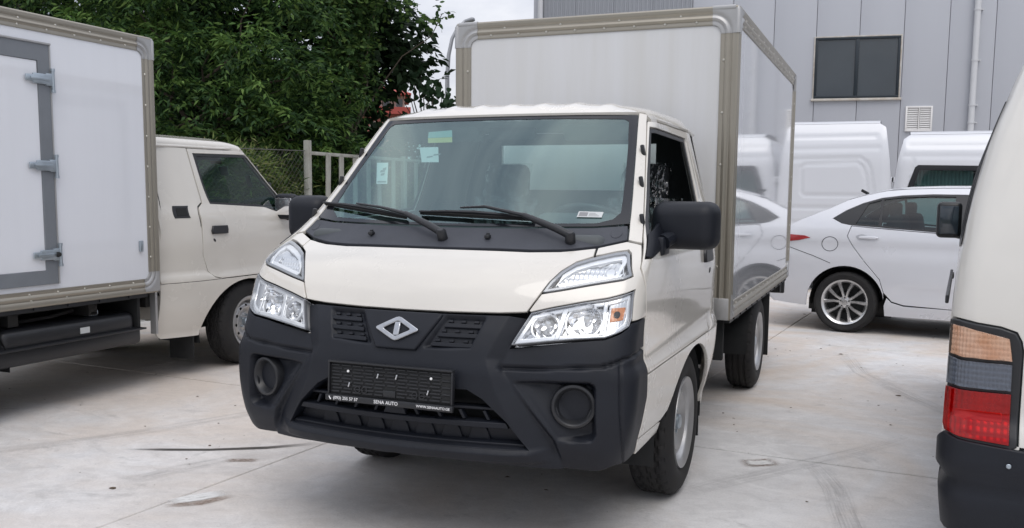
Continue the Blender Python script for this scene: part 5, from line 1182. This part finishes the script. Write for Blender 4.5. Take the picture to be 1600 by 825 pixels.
# ------------------------------------------------------------------ vegetation
def leaves(clumps, n_per, ll, lw, twig=.34, per=9, droop=.25, rng=None, shell=.55, round_=False, layer=False):
    "leafy twigs spread through a set of clumps (x, y, z, r); returns vertices and quads"
    rng = rng or np.random.default_rng(3); P = []; D = []; 
    for x, y, z, r in clumps:
        n = max(6, int(n_per*r*r)); v = rng.normal(size=(n, 3)); v /= np.linalg.norm(v, axis=1, keepdims=True)
        if layer: v[:, 2] = np.abs(v[:, 2])*1.15-.38
        rad = r*(shell+(1-shell)*rng.random((n, 1))**.6)*(.82+.3*rng.random((n, 1))); c = np.array([x, y, z])+v*rad*np.array([1, 1, .82])
        d = v*.8+rng.normal(size=(n, 3))*.45; d[:, 2] -= droop; d /= np.linalg.norm(d, axis=1, keepdims=True); P.append(c); D.append(d)
    P = np.concatenate(P); D = np.concatenate(D); N = len(P); up = np.tile([0., 0, 1], (N, 1)); S = np.cross(D, up); S /= np.maximum(np.linalg.norm(S, axis=1, keepdims=True), 1e-6)
    Nn = np.cross(S, D); V = []
    L = twig*(.6+.8*rng.random((N, 1)))
    for i in range(per):
        t = (i+.5)/per; sd = 1 if i % 2 else -1; last = i == per-1
        o = P+D*L*(t-.4)+rng.normal(size=(N, 3))*.012; q = D*(.55 if not last else 1.4)+S*sd*(.85 if not last else 0)+rng.normal(size=(N, 3))*.28; q[:, 2] -= droop*.9; q /= np.linalg.norm(q, axis=1, keepdims=True)
        nn = Nn+rng.normal(size=(N, 3))*.55; w = np.cross(q, nn); w /= np.maximum(np.linalg.norm(w, axis=1, keepdims=True), 1e-6); nn = np.cross(w, q)
        l = ll*(.65+.6*rng.random((N, 1))); ww = lw*(.7+.5*rng.random((N, 1)))
        if round_: vs = [o, o+q*l*.30+w*ww*.5, o+q*l*.75+w*ww*.42, o+q*l-nn*l*.1, o+q*l*.75-w*ww*.42, o+q*l*.30-w*ww*.5]
        else: vs = [o, o+q*l*.42+w*ww*.5+nn*l*.05, o+q*l-nn*l*.08, o+q*l*.42-w*ww*.5+nn*l*.05]
        V.append(np.stack(vs, 1))
    V = np.concatenate(V); k = V.shape[1]; F = np.arange(len(V)*k).reshape(-1, k); return V.reshape(-1, 3), F
def leaf_mesh(name, V, F, m, parent=None):
    me = bpy.data.meshes.new(name); k = F.shape[1]; me.vertices.add(len(V)); me.vertices.foreach_set('co', V.astype(np.float32).ravel()); me.loops.add(F.size); me.loops.foreach_set('vertex_index', F.astype(np.int32).ravel())
    me.polygons.add(len(F)); me.polygons.foreach_set('loop_start', np.arange(len(F), dtype=np.int32)*k); me.polygons.foreach_set('loop_total', np.full(len(F), k, np.int32)); me.update(calc_edges=True); me.materials.append(MATS[m])
    o = bpy.data.objects.new(name, me); return link(o, parent)
def limb(mb, a, b, r0, r1, rng, wob=.12, n=6):
    a = np.array(a, float); b = np.array(b, float); pts = []
    for i in range(n+1): t = i/n; pts.append(a*(1-t)+b*t+rng.normal(size=3)*wob*math.sin(PI*t)*np.array([1, 1, .4]))
    mb.tube([tuple(p) for p in pts], [r0+(r1-r0)*i/n for i in range(n+1)], 8); return pts
def tree(name, label, base, fork, clumps, m, n_per, ll, lw, seed, r0=.22, bright=False, **k):
    rng = np.random.default_rng(seed); T = thing(name, label, 'tree', base); B = np.array(base); b = MB()
    limb(b, (0, 0, -.2), np.array(fork)-B, r0, r0*.7, rng, .08)
    for x, y, z, r in clumps[::2]: limb(b, np.array(fork)-B-np.array([0, 0, rng.random()*.6]), np.array([x, y, z])-B, r0*(.2 if r > .3 else .1), .006, rng, .18)
    b.build('trunk', 'bark', T, 50); V, F = leaves(clumps, n_per, ll, lw, rng=rng, **k); leaf_mesh('crown', V-B, F, m, T)
    if bright:
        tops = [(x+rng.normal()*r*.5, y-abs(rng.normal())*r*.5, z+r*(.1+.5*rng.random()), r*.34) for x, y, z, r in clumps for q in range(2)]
        V, F = leaves(tops, 190, ll*1.15, lw, rng=rng, **k); leaf_mesh('lit_top_leaves', V-B, F, 'leaf_toplit', T)  # sprays on the clump tops, light from above painted into their colour
    return T
CA = [(-10.77, 6.27, 4.22, 0.92), (-9.97, 6.61, 4.32, 0.97), (-8.69, 6.56, 4.04, 0.88), (-7.83, 6.92, 4.14, 0.88), (-7.06, 7.25, 4.33, 0.88), (-6.44, 7.46, 3.87, 0.79), (-8.94, 6.06, 3.52, 0.64), (-8.02, 6.19, 3.23, 0.72), (-7.28, 6.50, 3.32, 0.72), (-6.48, 6.60, 3.21, 0.66), (-6.14, 7.16, 3.09, 0.68), (-5.87, 7.56, 2.77, 0.56), (-7.49, 6.33, 2.61, 0.72), (-6.69, 6.43, 2.51, 0.71), (-6.23, 6.82, 2.35, 0.67), (-8.00, 6.50, 2.09, 0.65), (-7.31, 6.76, 1.92, 0.69), (-6.62, 7.03, 1.83, 0.65), (-5.98, 7.56, 2.22, 0.56), (-5.98, 7.80, 2.45, 0.38), (-6.14, 7.46, 1.94, 0.47), (-5.85, 7.89, 2.02, 0.34), (-5.96, 7.95, 1.70, 0.36), (-8.53, 6.58, 2.75, 0.66), (-6.65, 7.25, 2.85, 0.74), (-10.44, 6.47, 4.80, 1.06), (-8.31, 7.37, 5.01, 1.26), (-9.65, 6.83, 5.09, 1.26), (-8.38, 7.66, 3.15, 1.40), (-7.52, 8.27, 2.59, 1.22), (-8.57, 7.54, 1.86, 0.91), (-9.42, 7.44, 3.96, 1.21)]
CB = [(-6.95, 9.21, 4.35, 0.70), (-6.75, 9.39, 4.09, 0.38), (-6.62, 9.04, 3.50, 0.44), (-6.62, 9.10, 3.60, 0.28), (-6.70, 9.05, 3.20, 0.26), (-6.62, 9.04, 2.93, 0.26), (-6.30, 9.35, 4.40, 0.20), (-5.75, 9.31, 4.38, 0.15), (-5.05, 9.25, 4.17, 0.17), (-5.30, 9.25, 4.10, 0.13), (-6.60, 9.47, 4.78, 0.42), (-6.80, 9.64, 5.21, 1.18), (-7.59, 9.32, 5.20, 1.18), (-6.90, 9.36, 3.19, 0.64), (-7.25, 9.43, 3.84, 0.82)]
tree('broadleaf_tree', 'large dark green tree with pointed leaves rising behind the left box truck', (-8.3, 7.2, 0), (-8.2, 7.1, 2.2), [(x, y, z, r*.80) for x, y, z, r in CA], 'leaf_dark', 150, .125, .040, 5, droop=.34, twig=.46, per=10, shell=.6, layer=True, bright=True)
tree('round_leaved_tree', 'tree with small round leaves reaching over the gap of sky left of the cargo box', (-7.0, 9.6, 0), (-6.9, 9.5, 2.4), CB, 'leaf_mid', 210, .082, .066, 8, r0=.16, twig=.28, per=8, round_=True, droop=.2)
tree('backdrop_tree', 'tree in leaves coloured for deep shade, standing furthest back behind the chain link fence', (-11.5, 11.0, 0), (-11.4, 11.0, 2.5), [(-11.5, 10.5, 3.5, 2.2), (-9.2, 11.0, 3.2, 1.8), (-13.6, 9.4, 3.5, 2.4), (-11, 10.4, 6.0, 2.6), (-8.6, 11.2, 5.6, 1.7), (-15, 8, 4.2, 2.4), (-9.6, 10.6, 1.6, 1.6), (-12.2, 9.3, 1.6, 1.8), (-7.6, 10.4, 2.2, 1.1), (-7.4, 11.2, 4.0, 1.2)], 'leaf_shade', 190, .22, .12, 9, shell=.15)
# saplings with broad leaves: every leaf its own part
def sapling():
    k = 17/13; cam3 = np.array([1.6819, -4.1907, 1.3774]); pts = [(-4.83, 7.44, 2.74), (-4.75, 7.48, 2.86), (-4.69, 7.52, 2.99), (-4.63, 7.57, 3.17), (-4.62, 7.59, 3.3), (-4.56, 7.6, 3.22), (-4.51, 7.6, 3.04), (-4.45, 7.61, 2.86), (-4.36, 7.67, 3.08), (-4.27, 7.69, 3.0), (-4.18, 7.71, 2.82), (-4.12, 7.75, 2.91), (-4.67, 7.49, 2.64), (-4.5, 7.55, 2.59), (-4.26, 7.66, 2.64), (-4.09, 7.72, 2.6), (-4.38, 7.62, 2.73), (-4.77, 7.44, 2.56), (-4.0, 7.75, 2.75), (-4.6, 7.5, 2.45), (-4.35, 7.6, 2.5)]
    pts = [tuple(cam3+(np.array(p)-cam3)*k) for p in pts]; base = np.array([-6.3, 11.3, 0.]); rng = np.random.default_rng(4)
    T = thing('broad_leaved_sapling', 'sapling with big round dark leaves against the sky, left of the cargo box', 'tree', tuple(base)); b = MB(); limb(b, (0, 0, 0), (0, 0, 2.6), .06, .03, rng, .05)
    for p in pts: limb(b, (0, 0, 1.2+rng.random()*1.2), np.array(p)-base-np.array([0, 0, .3]), .022, .006, rng, .06, 4)
    b.build('trunk', 'bark', T)
    me = []
    for q in range(3):
        w = .95+.12*q; lp = [(0, 0), (.26*w, -.06), (.5*w, .12), (.52*w, .4), (.32*w, .72), (0, 1.05), (-.32*w, .72), (-.52*w, .4), (-.5*w, .12), (-.26*w, -.06)]
        V = [(x*.15, (y)*.15, .02*abs(x)-.03*y*y) for x, y in lp]+[(0, .06, -.004)]; F = [(i, (i+1) % 10, 10) for i in range(10)]
        m_ = bpy.data.meshes.new('leaf'); m_.from_pydata(V, [], F); m_.materials.append(MATS['leaf_blue']); me.append(m_)
    n = 0
    for p in pts:
        for i in range(12):
            if p[0] < -6.7 or (p[0] < -6.55 and i > 5): continue
            o = bpy.data.objects.new('leaf', me[n % 3]); link(o, T); o.location = np.array(p)-base+np.clip(rng.normal(size=3), -1.3, 1.3)*np.array([.075, .14, .085])-np.array([0, 0, .30]); s = .5+.42*rng.random(); o.scale = (s, s, s)
            o.rotation_euler = (R(-60+rng.normal()*35), rng.normal()*.5, rng.random()*2*PI); n += 1
sapling()
# undergrowth behind and through the fence
rng = np.random.default_rng(12); cl = []
for y in np.arange(1.0, 13.5, .42):
    for k in range(5): cl.append((-5.95-rng.random()*.9, y+rng.normal()*.2, .25+rng.random()*(1.5 if y < 8 else 1.1), .22+rng.random()*.2))
V, F = leaves(cl, 700, .115, .024, rng=rng, twig=.34, per=8, droop=-.05, shell=.2); tag(leaf_mesh('undergrowth', V, F, 'leaf_weed'), 'pale weeds and narrow leaved scrub growing along the fence', 'undergrowth', None, 'stuff')
cl = [(-6.9-rng.random()*1.6, y+rng.normal()*.3, .5+rng.random()*1.6, .55+rng.random()*.3) for y in np.arange(.5, 15, .4) for k in range(2)]
V, F = leaves(cl, 150, .12, .05, rng=rng, shell=.3); tag(leaf_mesh('hedge', V, F, 'leaf_mid'), 'loose green shrubs in the shade under the trees', 'shrubs', None, 'stuff')

# ------------------------------------------------------------------ fence
def build_fence():
    T = thing('slat_fence', 'weathered metal fence of upright pales with a top rail, seen past the windscreen', 'fence', (-5.6, 6.36, 0)); 
    MB().box((0, 0, 1.0), (.075, .085, 2.12), bev=.008).build('post', 'fence_metal', T)
    post = MB().box((0, 2.62, 1.0), (.06, .07, 1.9), bev=.006).build('post', 'fence_metal', T)
    for z in (1.895, .42): MB().box((.0, 2.85, z), (.035, 5.6, .045), bev=.004).build('rail', 'fence_metal', T)
    pr = None; r = np.random.default_rng(3)
    for i in range(13):
        if pr is None: o = pr = MB().box((.03, 0, 1.07), (.02, .105, 1.60), bev=.004).build('pale', 'fence_metal', T)
        else: o = pr.copy(); COL.objects.link(o)
        o.location = (0, .39+.37*i, r.normal()*.008); o.rotation_euler = (r.normal()*.012, 0, 0)
    T2 = thing('chain_link_fence', 'thin chain link fence with sagging top wire in front of the scrub', 'fence', (-5.6, .4, 0)); b = MB(); ln = 5.9; h = 1.86; st = .085
    for s in (1, -1):
        k = -h
        while k < ln:
            a = max(0, k); e = min(ln, k+h)
            if e-a > .03:
                z0, z1 = (a-k, e-k); z0, z1 = (z0, z1) if s > 0 else (h-z0, h-z1); b.tube([(s*.004, a, z0+.06), (s*.004, e, z1+.06)], .0019, 3, False)
            k += st
    tag(b.build('wire_mesh', 'wire', T2, 0), kind='stuff'); MB().tube([(0, 0, 1.93), (0, 1.5, 1.90), (0, 3, 1.92), (0, 4.5, 1.885), (0, 5.9, 1.92)], .006, 6).build('top_wire', 'wire', T2)
    for y in (0, 3.0): MB().box((0, y, .95), (.05, .05, 2.0), bev=.006).build('post', 'fence_metal', T2)
build_fence()

# ------------------------------------------------------------------ distant: street lamp, red apartment house
def build_far():
    T = thing('street_lamp', 'slim curved street lamp rising beside the cargo box corner', 'street lamp', (-11.0, 21.5, 0)); b = MB()
    b.tube([(0, 0, 0), (0, 0, 3.2), (.0, .0, 4.9), (.03, .03, 5.5), (.11, .10, 6.0), (.24, .2, 6.32), (.42, .34, 6.53)], [.10, .085, .065, .06, .055, .05, .045], 10); b.build('pole', 'lamp_grey', T)
    MB().box((.53, .42, 6.56), (.34, .2, .12), rot=Matrix.Rotation(-.25, 3, 'Y'), bev=.05, seg=3).build('lamp_head', 'lamp_grey', T)
    T = thing('apartment_house', 'red and pink apartment house far away between the tree crowns', 'building', (-35.9, 59.2, 0), R(30)); 
    MB().box((0, 0, 3.7), (5, 7, 7.4)).build('wall', 'red_wall', T); MB().box((0, 0, 7.95), (4.6, 6.6, 1.1)).build('upper_wall', 'pale_wall', T)
    MB().box((0, -.3, 7.35), (5.4, 8, .5)).build('balcony_slab', 'red_roof', T); MB().box((0, -.3, 8.55), (5.5, 8.0, .12)).build('eaves', 'red_roof', T)
    V = [(-2.75, -4.3, 8.6), (2.75, -4.3, 8.6), (2.75, 3.8, 8.6), (-2.75, 3.8, 8.6), (-1.4, -.3, 9.5), (1.4, -.3, 9.5)]; mk('roof', V, [(0, 1, 5, 4), (1, 2, 5), (2, 3, 4, 5), (3, 0, 4)], 'red_roof', T, smooth=False)
    for x in np.arange(-1.9, 2.0, .95): 
        w = MB().box((x, -3.32, 7.95), (.6, .08, .7)).build('window', 'pale_wall', T); MB().box((x, -3.37, 7.95), (.46, .03, .6)).build('pane', 'building_glass', w)
        w = MB().box((x, -3.52, 6.0), (.6, .08, 1.2)).build('window', 'pale_wall', T); MB().box((x, -3.57, 6.0), (.46, .03, 1.05)).build('pane', 'building_glass', w)
build_far()
